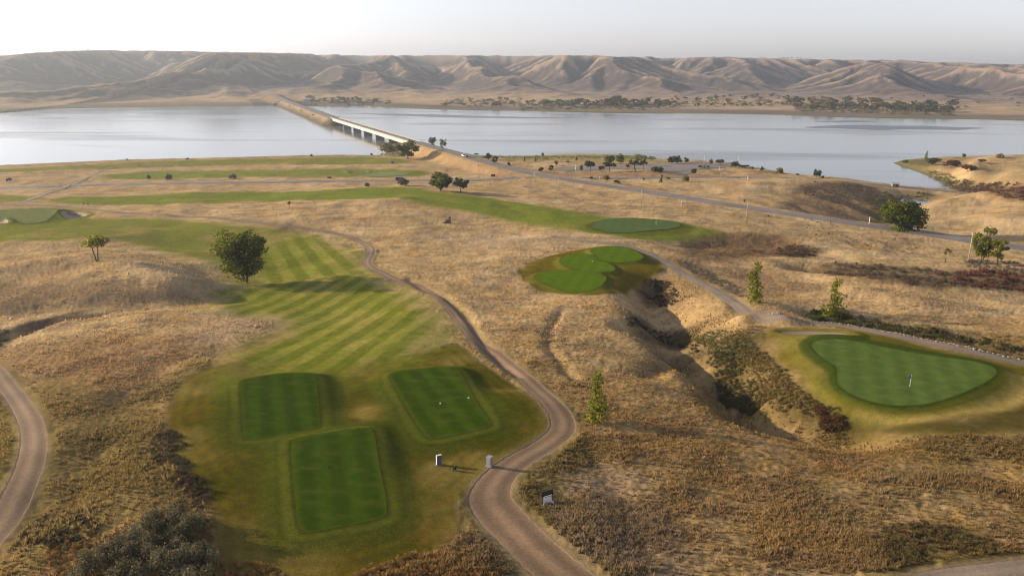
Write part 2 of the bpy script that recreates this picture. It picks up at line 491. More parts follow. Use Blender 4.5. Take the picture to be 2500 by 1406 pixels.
FAIRWAY_LEFT = poly_px([(-60, 556), (0, 546), (200, 535), (350, 531), (520, 543), (640, 556), (760, 575), (700, 640), (640, 690), (560, 690), (540, 655), (430, 625), (330, 598), (250, 580), (100, 590), (-60, 585)])
FAIRWAY_B = poly_px([(115, 492), (200, 480), (400, 474), (600, 468), (800, 464), (940, 458), (1010, 458), (1060, 468), (1150, 477), (1300, 500), (1450, 525), (1600, 536), (1700, 552), (1760, 566),
                     (1700, 582), (1560, 584), (1450, 570), (1300, 552), (1200, 530), (1120, 512), (1000, 492), (900, 486), (700, 490), (500, 496), (200, 499)])
FAIRWAY_B2 = poly_px([(-80, 480), (0, 476), (60, 478), (110, 484), (60, 492), (-80, 496)])
FAIRWAY_C = poly_px([(245, 434), (300, 424), (450, 418), (700, 414), (900, 413), (1010, 415), (1050, 422), (1000, 432), (850, 433), (700, 432), (450, 437)])
FAIRWAY_D = poly_px([(-80, 425), (0, 414), (200, 404), (400, 394), (600, 390), (800, 385), (900, 384), (985, 390), (1000, 398), (860, 402), (600, 404), (420, 408), (200, 412), (0, 422)])
TEE2_LAWN = poly_px([(1266, 668), (1282, 648), (1320, 630), (1400, 612), (1490, 601), (1540, 606), (1595, 626), (1625, 652), (1600, 672), (1560, 694), (1500, 716), (1430, 722), (1360, 716), (1300, 700)])
GREEN1_LAWN = poly_px([(1868, 812), (1900, 800), (2000, 800), (2100, 808), (2250, 842), (2400, 872), (2560, 905), (2560, 985), (2450, 1010), (2300, 1026), (2150, 1024), (2040, 990), (1960, 935), (1890, 865)])
GREEN1_DARK = poly_px([(2050, 1030), (2200, 1030), (2350, 1024), (2470, 985), (2560, 950), (2560, 1040), (2400, 1062), (2200, 1064), (2090, 1050)])
GREEN1_TAN = poly_px([(2090, 1008), (2200, 1016), (2320, 1000), (2450, 950), (2450, 905), (2560, 930), (2560, 960), (2420, 1005), (2250, 1028), (2130, 1024)])
GREEN3_LAWN = poly_px([(-60, 520), (0, 512), (100, 508), (160, 510), (225, 522), (190, 540), (120, 550), (0, 552), (-60, 550)])
STRIPE_DIR = None


def strip_dir(a, b):
    g = ground_at([a[0], b[0]], [a[1], b[1]])
    d = (g[1] - g[0])[:2]
    return d / np.linalg.norm(d)


SD1 = strip_dir((634, 912), (838, 804))
SD2 = strip_dir((760, 625), (800, 668))

# dry-grass zones of another tone, some with shade in the colour: polygon, colour, softness, strength, brush kind
ZONES = [
    (poly_px([(-60, 700), (100, 690), (420, 700), (520, 720), (440, 740), (250, 740), (100, 745), (-60, 770)]), C(.165, .115, .075), 7, .8),  # darker slope grass, with the slope's shade put into the colour too
    (poly_px([(-60, 870), (60, 850), (250, 830), (470, 820), (520, 850), (430, 930), (300, 960), (100, 930), (-60, 900)]), C(.27, .165, .085), 8, .75),
    (poly_px([(-60, 940), (30, 960), (60, 1060), (20, 1190), (-60, 1280)]), C(.22, .165, .05), 2, .8),
    (poly_px([(110, 930), (300, 960), (430, 930), (410, 1030), (430, 1100), (500, 1230), (300, 1260), (100, 1406), (0, 1406), (60, 1250), (110, 1120)]), C(.165, .125, .04), 5, .8),
    (poly_px([(220, 1000), (330, 945), (460, 905), (440, 960), (330, 1010), (260, 1090), (200, 1150)]), C(.12, .092, .045), 4, .65),
    (poly_px([(1300, 1140), (1400, 1110), (1560, 1160), (1620, 1260), (1680, 1420), (1420, 1420), (1330, 1340), (1270, 1240)]), C(.205, .155, .108), 4, .85),
    (poly_px([(1240, 1150), (1400, 1080), (1450, 1110), (1380, 1200), (1310, 1290), (1260, 1230)]), C(.15, .115, .035), 4, .8),
    (poly_px([(2120, 1310), (2220, 1275), (2330, 1280), (2440, 1330), (2430, 1385), (2300, 1400), (2160, 1380)]), C(.085, .066, .024), 3, .85),
    (poly_px([(1720, 930), (1760, 880), (1860, 860), (1950, 930), (2040, 1000), (2150, 1030), (2500, 1070), (2600, 1100), (2600, 1160), (2400, 1130), (2200, 1120), (2000, 1060), (1800, 1000)]), C(.17, .125, .04), 5, .75),
    (poly_px([(1900, 1060), (2100, 1060), (2300, 1120), (2600, 1150), (2600, 1260), (2400, 1200), (2150, 1140), (1950, 1110)]), C(.24, .15, .055), 5, .55),
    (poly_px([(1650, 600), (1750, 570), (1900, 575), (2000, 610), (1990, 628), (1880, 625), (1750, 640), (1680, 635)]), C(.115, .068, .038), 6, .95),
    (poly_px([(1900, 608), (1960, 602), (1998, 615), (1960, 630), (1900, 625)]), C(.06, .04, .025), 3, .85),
    (poly_px([(1650, 640), (1760, 650), (1900, 660), (2000, 700), (1900, 720), (1820, 720), (1720, 690), (1650, 655)]), C(.175, .115, .07), 6, .6),
    (poly_px([(1980, 650), (2100, 645), (2300, 660), (2560, 690), (2560, 715), (2350, 700), (2150, 690), (2020, 672)]), C(.09, .065, .04), 4, .85),
    (poly_px([(1960, 770), (2100, 765), (2300, 800), (2560, 840), (2560, 890), (2400, 862), (2200, 818), (2000, 790)]), C(.07, .062, .025), 4, .85),
    (poly_px([(2300, 780), (2400, 770), (2560, 800), (2560, 850), (2400, 830)]), C(.22, .135, .045), 6, .6),
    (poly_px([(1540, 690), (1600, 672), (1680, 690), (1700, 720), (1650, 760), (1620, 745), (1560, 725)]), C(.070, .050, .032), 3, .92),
    (poly_px([(1625, 705), (1700, 692), (1800, 770), (1770, 835), (1690, 850), (1650, 790)]), C(.265, .178, .085), 4, .75),
    (poly_px([(1870, 930), (1980, 955), (2080, 1018), (2110, 1062), (1980, 1066), (1870, 1020)]), C(.115, .086, .030), 3, .9),
    (poly_px([(1528, 768), (1580, 786), (1680, 826), (1704, 860), (1640, 852), (1560, 822)]), C(.068, .054, .034), 2, .85),  # shading of the side gully put into the ground colour
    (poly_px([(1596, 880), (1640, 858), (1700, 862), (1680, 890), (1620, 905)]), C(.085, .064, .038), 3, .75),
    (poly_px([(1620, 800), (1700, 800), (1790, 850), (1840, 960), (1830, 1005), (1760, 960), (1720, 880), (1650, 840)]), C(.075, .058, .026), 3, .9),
    (poly_px([(1770, 830), (1850, 810), (1900, 880), (1960, 950), (2050, 1010), (2060, 1050), (1960, 1040), (1850, 1010), (1800, 930)]), C(.095, .072, .026), 3, .85),
    (poly_px([(1935, 462), (1990, 446), (2090, 448), (2150, 470), (2160, 520), (2120, 545), (2020, 530), (1950, 500)]), C(.115, .075, .05), 5, .8),
    (poly_px([(1905, 505), (1945, 490), (2040, 525), (2120, 550), (2050, 545), (1950, 525)]), C(.19, .115, .075), 4, .7),
    (poly_px([(2120, 490), (2240, 470), (2280, 480), (2230, 510), (2190, 550), (2140, 550)]), C(.085, .075, .03), 5, .85),
    (poly_px([(2260, 440), (2350, 440), (2450, 455), (2560, 450), (2560, 480), (2420, 478), (2340, 470)]), C(.10, .055, .035), 5, .8),
    (poly_px([(2380, 420), (2470, 400), (2560, 410), (2560, 440), (2420, 445)]), C(.19, .15, .07), 8, .5),
    (poly_px([(2180, 396), (2260, 388), (2300, 392), (2270, 410), (2300, 440), (2350, 470), (2320, 465), (2240, 420)]), C(.15, .14, .045), 6, .7),
    (poly_px([(1190, 390), (1400, 384), (1560, 386), (1600, 396), (1480, 393), (1300, 392)]), C(.20, .19, .07), 10, .8),
    (poly_px([(1160, 380), (1300, 381), (1480, 379), (1580, 384), (1580, 389), (1400, 385), (1200, 386)]), C(.13, .17, .045), 6, .9),
    (poly_px([(930, 356), (965, 350), (985, 375), (960, 384), (935, 378)]), C(.11, .095, .04), 6, .7),
    (poly_px([(1020, 364), (1120, 388), (1220, 412), (1290, 432), (1200, 432), (1080, 400), (1010, 385)]), C(.36, .22, .115), 10, .7),
    (poly_px([(1360, 425), (1600, 420), (1690, 428), (1680, 431), (1500, 433), (1400, 431)]), C(.26, .16, .09), 8, .8),
    (poly_px([(1300, 580), (1500, 590), (1400, 600), (1250, 596), (1050, 585), (1050, 575), (1200, 570)]), C(.36, .28, .21), 10, .5),
    (poly_px([(560, 830), (480, 815), (560, 760), (640, 775), (700, 800)]), C(.40, .29, .19), 8, .8),
    (poly_px([(-20, 815), (60, 795), (150, 767), (228, 756), (150, 782), (60, 817), (-20, 835)]), C(.075, .053, .036), 1.5, .85),
    (poly_px([(1040, 845), (1100, 830), (1140, 850), (1160, 875), (1090, 880)]), C(.33, .24, .11), 5, .9),
    (poly_px([(1100, 1300), (1200, 1340), (1300, 1420), (900, 1420), (1000, 1370)]), C(.23, .13, .045), 2, .7),
    (poly_px([(1130, 1290), (1230, 1330), (1330, 1420), (1230, 1420), (1150, 1350)]), C(.17, .13, .095), 3, .8),
]

# ------------------------------------------------------------------ mesh helpers


def new_mesh(name, verts, faces, mat=None, smooth=False):
    me = bpy.data.meshes.new(name)
    verts = np.asarray(verts, np.float32)
    if isinstance(faces, np.ndarray) and faces.ndim == 2:
        n, k = faces.shape
        me.vertices.add(len(verts))
        me.vertices.foreach_set("co", verts.ravel())
        me.loops.add(n * k)
        me.loops.foreach_set("vertex_index", faces.astype(np.int32).ravel())
        me.polygons.add(n)
        me.polygons.foreach_set("loop_start", np.arange(0, n * k, k, dtype=np.int32))
        me.polygons.foreach_set("loop_total", np.full(n, k, np.int32))
        if smooth:
            me.polygons.foreach_set("use_smooth", np.ones(n, bool))
        me.update(calc_edges=True)
    else:
        me.from_pydata([tuple(map(float, v)) for v in verts], [], [tuple(f) for f in faces])
        if smooth:
            me.polygons.foreach_set("use_smooth", np.ones(len(me.polygons), bool))
        me.update()
    if mat:
        me.materials.append(mat)
    return me


def obj(name, me, parent=None):
    o = bpy.data.objects.new(name, me)
    COL.objects.link(o)
    if parent:
        o.parent = parent
    return o


def tag(o, label=None, cat=None, group=None, kind=None):
    if label:
        o['label'] = label
    if cat:
        o['category'] = cat
    if group:
        o['group'] = group
    if kind:
        o['kind'] = kind
    return o


def empty(name, loc, rz=0.0):
    o = bpy.data.objects.new(name, None)
    COL.objects.link(o)
    o.empty_display_size = 0.5
    o.location = loc
    o.rotation_euler = (0, 0, rz)
    return o


def copy_thing(src, loc, rz, scale):
    r = src.copy()
    COL.objects.link(r)
    r.location, r.rotation_euler, r.scale = loc, (0, 0, rz), scale
    for k in list(r.keys()):
        if k in ('label', 'group'):
            del r[k]
    for ch in src.children:
        c = ch.copy()
        COL.objects.link(c)
        c.parent = r
    return r


class MB:
    """Collects boxes and tubes into one mesh."""

    def __init__(self):
        self.v, self.f = [], []

    def box(self, c, s, rot=None, top=1.0, bev=0.0):
        b = len(self.v)
        sx, sy, sz = s[0] / 2, s[1] / 2, s[2] / 2
        for dz, k in ((-sz, 1.0), (sz, top)):
            for dx, dy in ((-sx, -sy), (sx, -sy), (sx, sy), (-sx, sy)):
                p = Vector((dx * k, dy * k, dz))
                if rot:
                    p = rot @ p
                self.v.append(Vector(c) + p)
        self.f += [(b, b + 3, b + 2, b + 1), (b + 4, b + 5, b + 6, b + 7)] + [(b + i, b + (i + 1) % 4, b + 4 + (i + 1) % 4, b + 4 + i) for i in range(4)]
        return self

    def tube(self, pts, rad, n=8, cap=True):
        b = len(self.v)
        pts = [Vector(p) for p in pts]
        rad = rad if hasattr(rad, '__len__') else [rad] * len(pts)
        for i, p in enumerate(pts):
            d = (pts[min(i + 1, len(pts) - 1)] - pts[max(i - 1, 0)]).normalized()
            q = d.to_track_quat('Z', 'Y')
            for k in range(n):
                a = 2 * math.pi * k / n
                self.v.append(p + q @ Vector((math.cos(a) * rad[i], math.sin(a) * rad[i], 0)))
        for i in range(len(pts) - 1):
            for k in range(n):
                k2 = (k + 1) % n
                self.f.append((b + i * n + k, b + i * n + k2, b + (i + 1) * n + k2, b + (i + 1) * n + k))
        if cap:
            self.f.append(tuple(b + k for k in reversed(range(n))))
            self.f.append(tuple(b + (len(pts) - 1) * n + k for k in range(n)))
        return self

    def prism(self, prof, x0, x1):
        """Profile of (y, z) points extruded along x."""
        b, n = len(self.v), len(prof)
        for x in (x0, x1):
            for y, z in prof:
                self.v.append(Vector((x, y, z)))
        self.f.append(tuple(b + k for k in reversed(range(n))))
        self.f.append(tuple(b + n + k for k in range(n)))
        for k in range(n):
            k2 = (k + 1) % n
            self.f.append((b + k, b + k2, b + n + k2, b + n + k))
        return self

    def build(self, name, mat, parent=None, smooth=False):
        me = new_mesh(name, [tuple(p) for p in self.v], self.f, mat, smooth)
        import bmesh
        bm = bmesh.new()
        bm.from_mesh(me)
        bmesh.ops.recalc_face_normals(bm, faces=bm.faces)
        bm.to_mesh(me)
        bm.free()
        return obj(name, me, parent)


# ------------------------------------------------------------------ materials


def mat_new(name):
    m = bpy.data.materials.new(name)
    m.use_nodes = True
    nt = m.node_tree
    return m, nt, nt.nodes, nt.links, nt.nodes['Principled BSDF']


def simple(name, col, rough=0.7, metal=0.0, var=0.18, scale=3.0, spec=0.3):
    m, nt, n, l, p = mat_new(name)
    tc = n.new("ShaderNodeTexCoord")
    no = n.new("ShaderNodeTexNoise")
    no.inputs['Scale'].default_value = scale
    no.inputs['Detail'].default_value = 4
    l.new(tc.outputs['Object'], no.inputs['Vector'])
    mx = n.new("ShaderNodeMix")
    mx.data_type = 'RGBA'
    mx.inputs[6].default_value = (*[c * (1 - var) for c in col], 1)
    mx.inputs[7].default_value = (*[min(1, c * (1 + var)) for c in col], 1)
    l.new(no.outputs['Fac'], mx.inputs[0])
    l.new(mx.outputs[2], p.inputs['Base Color'])
    p.inputs['Roughness'].default_value = rough
    p.inputs['Metallic'].default_value = metal
    p.inputs['Specular IOR Level'].default_value = spec
    return m


def ground_material(name, fine, bump_d, bump_s=None, contrast=0.35):
    m, nt, n, l, p = mat_new(name)
    at = n.new("ShaderNodeAttribute")
    at.attribute_name = "tint"
    geo = n.new("ShaderNodeNewGeometry")
    val = None
    prev = at.outputs['Color']
    for sc, lo, hi, det in fine:
        no = n.new("ShaderNodeTexNoise")
        no.inputs['Scale'].default_value = sc
        no.inputs['Detail'].default_value = det
        no.inputs['Roughness'].default_value = 0.65
        l.new(geo.outputs['Position'], no.inputs['Vector'])
        mr = n.new("ShaderNodeMapRange")
        mr.inputs['From Min'].default_value, mr.inputs['From Max'].default_value = 0.3, 0.7
        mr.inputs['To Min'].default_value, mr.inputs['To Max'].default_value = lo, hi
        l.new(no.outputs['Fac'], mr.inputs['Value'])
        mu = n.new("ShaderNodeMix")
        mu.data_type, mu.blend_type = 'RGBA', 'MULTIPLY'
        mu.inputs[0].default_value = 1.0
        l.new(prev, mu.inputs[6])
        l.new(mr.outputs[0], mu.inputs[7])
        prev = mu.outputs[2]
        val = no
    l.new(prev, p.inputs['Base Color'])
    bp = n.new("ShaderNodeBump")
    bp.inputs['Strength'].default_value = 0.6
    bp.inputs['Distance'].default_value = bump_d
    l.new(val.outputs['Fac'], bp.inputs['Height'])
    l.new(bp.outputs[0], p.inputs['Normal'])
    p.inputs['Roughness'].default_value = 1.0
    p.inputs['Specular IOR Level'].default_value = 0.0
    return m


def leaf_material(name, dark, light, odd, translucent=0.35):
    m, nt, n, l, p = mat_new(name)
    at = n.new("ShaderNodeAttribute")
    at.attribute_name = "leaf_tone"
    rp = n.new("ShaderNodeValToRGB")
    e = rp.color_ramp.elements
    e[0].position, e[0].color = 0.0, (*dark, 1)
    e[1].position, e[1].color = 0.8, (*light, 1)
    k = rp.color_ramp.elements.new(1.0)
    k.color = (*odd, 1)
    l.new(at.outputs['Fac'], rp.inputs[0])
    l.new(rp.outputs[0], p.inputs['Base Color'])
    p.inputs['Roughness'].default_value = 0.85
    p.inputs['Specular IOR Level'].default_value = 0.06
    tr = n.new("ShaderNodeBsdfTranslucent")
    l.new(rp.outputs[0], tr.inputs['Color'])
    mx = n.new("ShaderNodeMixShader")
    mx.inputs[0].default_value = translucent
    out = n['Material Output']
    l.new(p.outputs[0], mx.inputs[1])
    l.new(tr.outputs[0], mx.inputs[2])
    l.new(mx.outputs[0], out.inputs['Surface'])
    return m


def tuft_material(name, translucent=0.3):
    m, nt, n, l, p = mat_new(name)
    at = n.new("ShaderNodeAttribute")
    at.attribute_type = 'INSTANCER'
    at.attribute_name = "tint"
    l.new(at.outputs['Color'], p.inputs['Base Color'])
    p.inputs['Roughness'].default_value = 0.8
    p.inputs['Specular IOR Level'].default_value = 0.1
    tr = n.new("ShaderNodeBsdfTranslucent")
    l.new(at.outputs['Color'], tr.inputs['Color'])
    mx = n.new("ShaderNodeMixShader")
    mx.inputs[0].default_value = translucent
    out = n['Material Output']
    l.new(p.outputs[0], mx.inputs[1])
    l.new(tr.outputs[0], mx.inputs[2])
    l.new(mx.outputs[0], out.inputs['Surface'])
    return m


def asphalt_material(name, base, streak=0.25):
    m, nt, n, l, p = mat_new(name)
    geo = n.new("ShaderNodeNewGeometry")
    at = n.new("ShaderNodeAttribute")
    at.attribute_name = "across"
    n1 = n.new("ShaderNodeTexNoise")
    n1.inputs['Scale'].default_value = 0.12
    n1.inputs['Detail'].default_value = 6
    l.new(geo.outputs['Position'], n1.inputs['Vector'])
    n2 = n.new("ShaderNodeTexNoise")
    n2.inputs['Scale'].default_value = 3.0
    n2.inputs['Detail'].default_value = 4
    l.new(geo.outputs['Position'], n2.inputs['Vector'])
    # wheel tracks: two bands across the width
    wv = n.new("ShaderNodeMath")
    wv.operation = 'COSINE'
    ml = n.new("ShaderNodeMath")
    ml.operation = 'MULTIPLY'
    ml.inputs[1].default_value = 4 * math.pi
    l.new(at.outputs['Fac'], ml.inputs[0])
    l.new(ml.outputs[0], wv.inputs[0])
    a1 = n.new("ShaderNodeMath")
    a1.operation = 'MULTIPLY_ADD'
    a1.inputs[1].default_value = streak * 0.5
    a1.inputs[2].default_value = 1.0
    l.new(wv.outputs[0], a1.inputs[0])
    mr = n.new("ShaderNodeMapRange")
    mr.inputs['From Min'].default_value, mr.inputs['From Max'].default_value = 0.3, 0.7
    mr.inputs['To Min'].default_value, mr.inputs['To Max'].default_value = 0.74, 1.22
    l.new(n1.outputs['Fac'], mr.inputs['Value'])
    mr2 = n.new("ShaderNodeMapRange")
    mr2.inputs['From Min'].default_value, mr2.inputs['From Max'].default_value = 0.3, 0.7
    mr2.inputs['To Min'].default_value, mr2.inputs['To Max'].default_value = 0.8, 1.2
    l.new(n2.outputs['Fac'], mr2.inputs['Value'])
    m1 = n.new("ShaderNodeMath")
    m1.operation = 'MULTIPLY'
    l.new(a1.outputs[0], m1.inputs[0])
    l.new(mr.outputs[0], m1.inputs[1])
    m2 = n.new("ShaderNodeMath")
    m2.operation = 'MULTIPLY'
    l.new(m1.outputs[0], m2.inputs[0])
    l.new(mr2.outputs[0], m2.inputs[1])
    mu = n.new("ShaderNodeMix")
    mu.data_type, mu.blend_type = 'RGBA', 'MULTIPLY'
    mu.inputs[0].default_value = 1.0
    mu.inputs[6].default_value = (*base, 1)
    l.new(m2.outputs[0], mu.inputs[7])
    l.new(mu.outputs[2], p.inputs['Base Color'])
    bp = n.new("ShaderNodeBump")
    bp.inputs['Strength'].default_value = 0.4
    bp.inputs['Distance'].default_value = 0.03
    l.new(n2.outputs['Fac'], bp.inputs['Height'])
    l.new(bp.outputs[0], p.inputs['Normal'])
    p.inputs['Roughness'].default_value = 0.9
    p.inputs['Specular IOR Level'].default_value = 0.2
    return m


M = {}
M['ground'] = ground_material("prairie_ground", [(0.9, .80, 1.18, 4), (5.0, .72, 1.25, 5)], 0.12)
M['hills'] = ground_material("hill_ground", [(0.012, .86, 1.12, 5), (0.09, .82, 1.16, 5)], 1.2)
M['turf'] = ground_material("turf", [(0.5, .88, 1.12, 4), (6.0, .88, 1.12, 4)], 0.01)
M['gravel'] = asphalt_material("gravel_path", (.155, .102, .062), 0.5)
M['grey_path'] = asphalt_material("grey_path", (.165, .128, .098), 0.2)
M['asphalt'] = asphalt_material("weathered_asphalt", (.142, .124, .118), 0.16)
M['lot'] = asphalt_material("lot_asphalt", (.155, .135, .125), 0.0)
M['dirt'] = asphalt_material("dirt_track", (.20, .155, .125), 0.3)
M['sand'] = simple("bunker_sand", (.20, .155, .115), 0.95, scale=2)
M['concrete'] = simple("pale_concrete", (.38, .37, .35), 0.8, scale=0.6)
M['concrete_dark'] = simple("dark_concrete", (.16, .155, .145), 0.85, scale=0.8)  # concrete darkened in the colour for the bridge's shaded piers
M['weathered'] = simple("weathered_concrete", (.27, .255, .23), 0.85, scale=0.8)
M['steel'] = simple("galvanised_steel", (.36, .36, .36), 0.45, 0.7)
M['wood_pole'] = simple("weathered_pole", (.34, .27, .20), 0.85)
M['white_paint'] = simple("white_paint", (.75, .74, .70), 0.5, var=0.06)
M['yellow_paint'] = simple("yellow_paint", (.55, .38, .05), 0.5, var=0.1)
M['bark'] = simple("bark", (.075, .055, .04), 0.95, scale=6)
M['granite'] = simple("granite", (.23, .215, .24), 0.75, scale=14, var=0.3)
M['dark_granite'] = simple("dark_granite", (.10, .09, .12), 0.7, scale=14, var=0.3)
M['dark_metal'] = simple("dark_metal", (.022, .022, .026), 0.5, 0.2)
M['dark_plastic'] = simple("dark_board", (.02, .018, .022), 0.55)
M['pale_board'] = simple("pale_board", (.55, .55, .54), 0.6, var=0.08)
M['brown_sign'] = simple("brown_sign", (.065, .028, .016), 0.5, var=0.08)
M['green_sign'] = simple("green_sign", (.02, .12, .07), 0.5, var=0.08)
M['cream'] = simple("cream_board", (.62, .52, .38), 0.6, var=0.08)
M['blue_flag'] = simple("blue_cloth", (.07, .14, .42), 0.7)
M['white_cloth'] = simple("white_cloth", (.78, .78, .74), 0.7, var=0.05)
M['rock'] = simple("dark_rock", (.10, .075, .068), 0.95, scale=3, var=0.4)
M['pale_rock'] = simple("pale_rock", (.235, .20, .16), 0.9, scale=4, var=0.3)
M['car_white'] = simple("white_car_paint", (.75, .75, .74), 0.25, var=0.03, spec=0.5)
M['car_dark'] = simple("dark_car_paint", (.02, .022, .03), 0.25, var=0.1, spec=0.5)
M['car_blue'] = simple("navy_car_paint", (.025, .035, .08), 0.25, var=0.1, spec=0.5)
M['glass'] = simple("car_glass", (.015, .018, .02), 0.08, spec=0.6)
M['rubber'] = simple("tyre_rubber", (.015, .015, .015), 0.8)
M['shed'] = simple("grey_shed_wall", (.20, .18, .165), 0.8)
M['shed_roof'] = simple("grey_shed_roof", (.30, .29, .29), 0.6)
M['blue_wall'] = simple("pale_blue_siding", (.30, .33, .38), 0.7, var=0.08)
M['leaf_green'] = leaf_material("cottonwood_leaves", (.032, .048, .005), (.125, .140, .014), (.22, .16, .02), 0.45)
M['leaf_fresh'] = leaf_material("poplar_leaves", (.080, .100, .012), (.21, .215, .030), (.38, .29, .04), 0.6)
M['leaf_dark'] = leaf_material("dark_oak_leaves", (.034, .040, .016), (.080, .086, .030), (.13, .09, .03))
M['leaf_grey'] = leaf_material("silvery_leaves", (.055, .056, .040), (.135, .130, .095), (.20, .175, .115), 0.2)
M['leaf_olive'] = leaf_material("dull_olive_leaves", (.058, .052, .027), (.165, .148, .084), (.24, .18, .09), 0.25)
M['leaf_yellow'] = leaf_material("yellowing_leaves", (.085, .085, .018), (.20, .165, .035), (.40, .27, .05), 0.45)
M['leaf_russet'] = leaf_material("russet_leaves", (.060, .030, .018), (.125, .062, .030), (.22, .07, .03), 0.25)
M['leaf_far'] = leaf_material("far_leaves", (.030, .040, .020), (.070, .075, .028), (.17, .10, .04))
M['leaf_far_warm'] = leaf_material("far_autumn_leaves", (.085, .070, .022), (.17, .125, .035), (.22, .09, .04))
M['tuft'] = tuft_material("dry_grass_blades", 0.5)
M['scrub'] = tuft_material("scrub_leaves", 0.15)

# ------------------------------------------------------------------ the near land


def mow_mask(x, y):
    m = np.zeros(x.shape)
    for P, s in ((LAWN_NEAR, 1.2), (FAIRWAY_MID, 4), (FAIRWAY_LEFT, 5), (FAIRWAY_B, 5), (FAIRWAY_B2, 5), (FAIRWAY_C, 5), (FAIRWAY_D, 5), (TEE2_LAWN, .8),
                 (GREEN1_LAWN, 1.5), (GREEN1_DARK, 2), (GREEN3_LAWN, 3)):
        d = poly_sd(P, x, y, s + 1)
        m = np.maximum(m, 1 - sst(-s, s, d))
    return m


def path_mask(x, y, grow=0.0):
    m = np.zeros(x.shape)
    for P in PATHS:
        d, w = line_d(P, x, y, 8)
        m = np.maximum(m, 1 - sst(0.0, 1.3, d - w / 2 - grow))
    for P, hw, bl in ROADS:
        d, w = line_d(P, x, y, hw + 6)
        m = np.maximum(m, 1 - sst(hw - .6, hw + .8 + grow, d))
    for P, s in [(t[0], 1.6) for t in TEES] + [(LOT, 1.0), (GREEN4, 3.0)] + [(b[0], 1.2) for b in BUNKERS]:
        d = poly_sd(P, x, y, 4)
        m = np.maximum(m, 1 - sst(.2, .2 + s, d))
    return m


def path_cut(x, y):
    """The cart paths lie a hand's breadth below the turf."""
    m = np.zeros(x.shape)
    for P in PATHS[:4]:
        d, w = line_d(P, x, y, 8)
        m = np.maximum(m, 1 - sst(-.35, .12, d - w / 2 + .12 * perlin(x / .9, y / .9, 17)))
    m = .15 * m
    for P, zt, sk in TEES:
        d = poly_sd(P, x, y, 1)
        m = np.maximum(m, .10 * (1 - sst(-.7, -.15, d)))
    return m


def micro(x, y, mow, pth):
    """Hummocks and tussocks of the rough grass."""
    r = (1 - 0.9 * mow) * (1 - pth)
    b = 0.25 * fbm(x, y, 20, 21, 2) * (1 - .7 * mow) * (1 - pth)
    b += r * (0.26 * fbm(x, y, 9, 31, 2) + 0.11 * fbm(x + 2 * perlin(x / 3, y / 3, 8), y, 2.6, 41, 2) + 0.10 * perlin(x / .8, y / .8, 51))
    return b


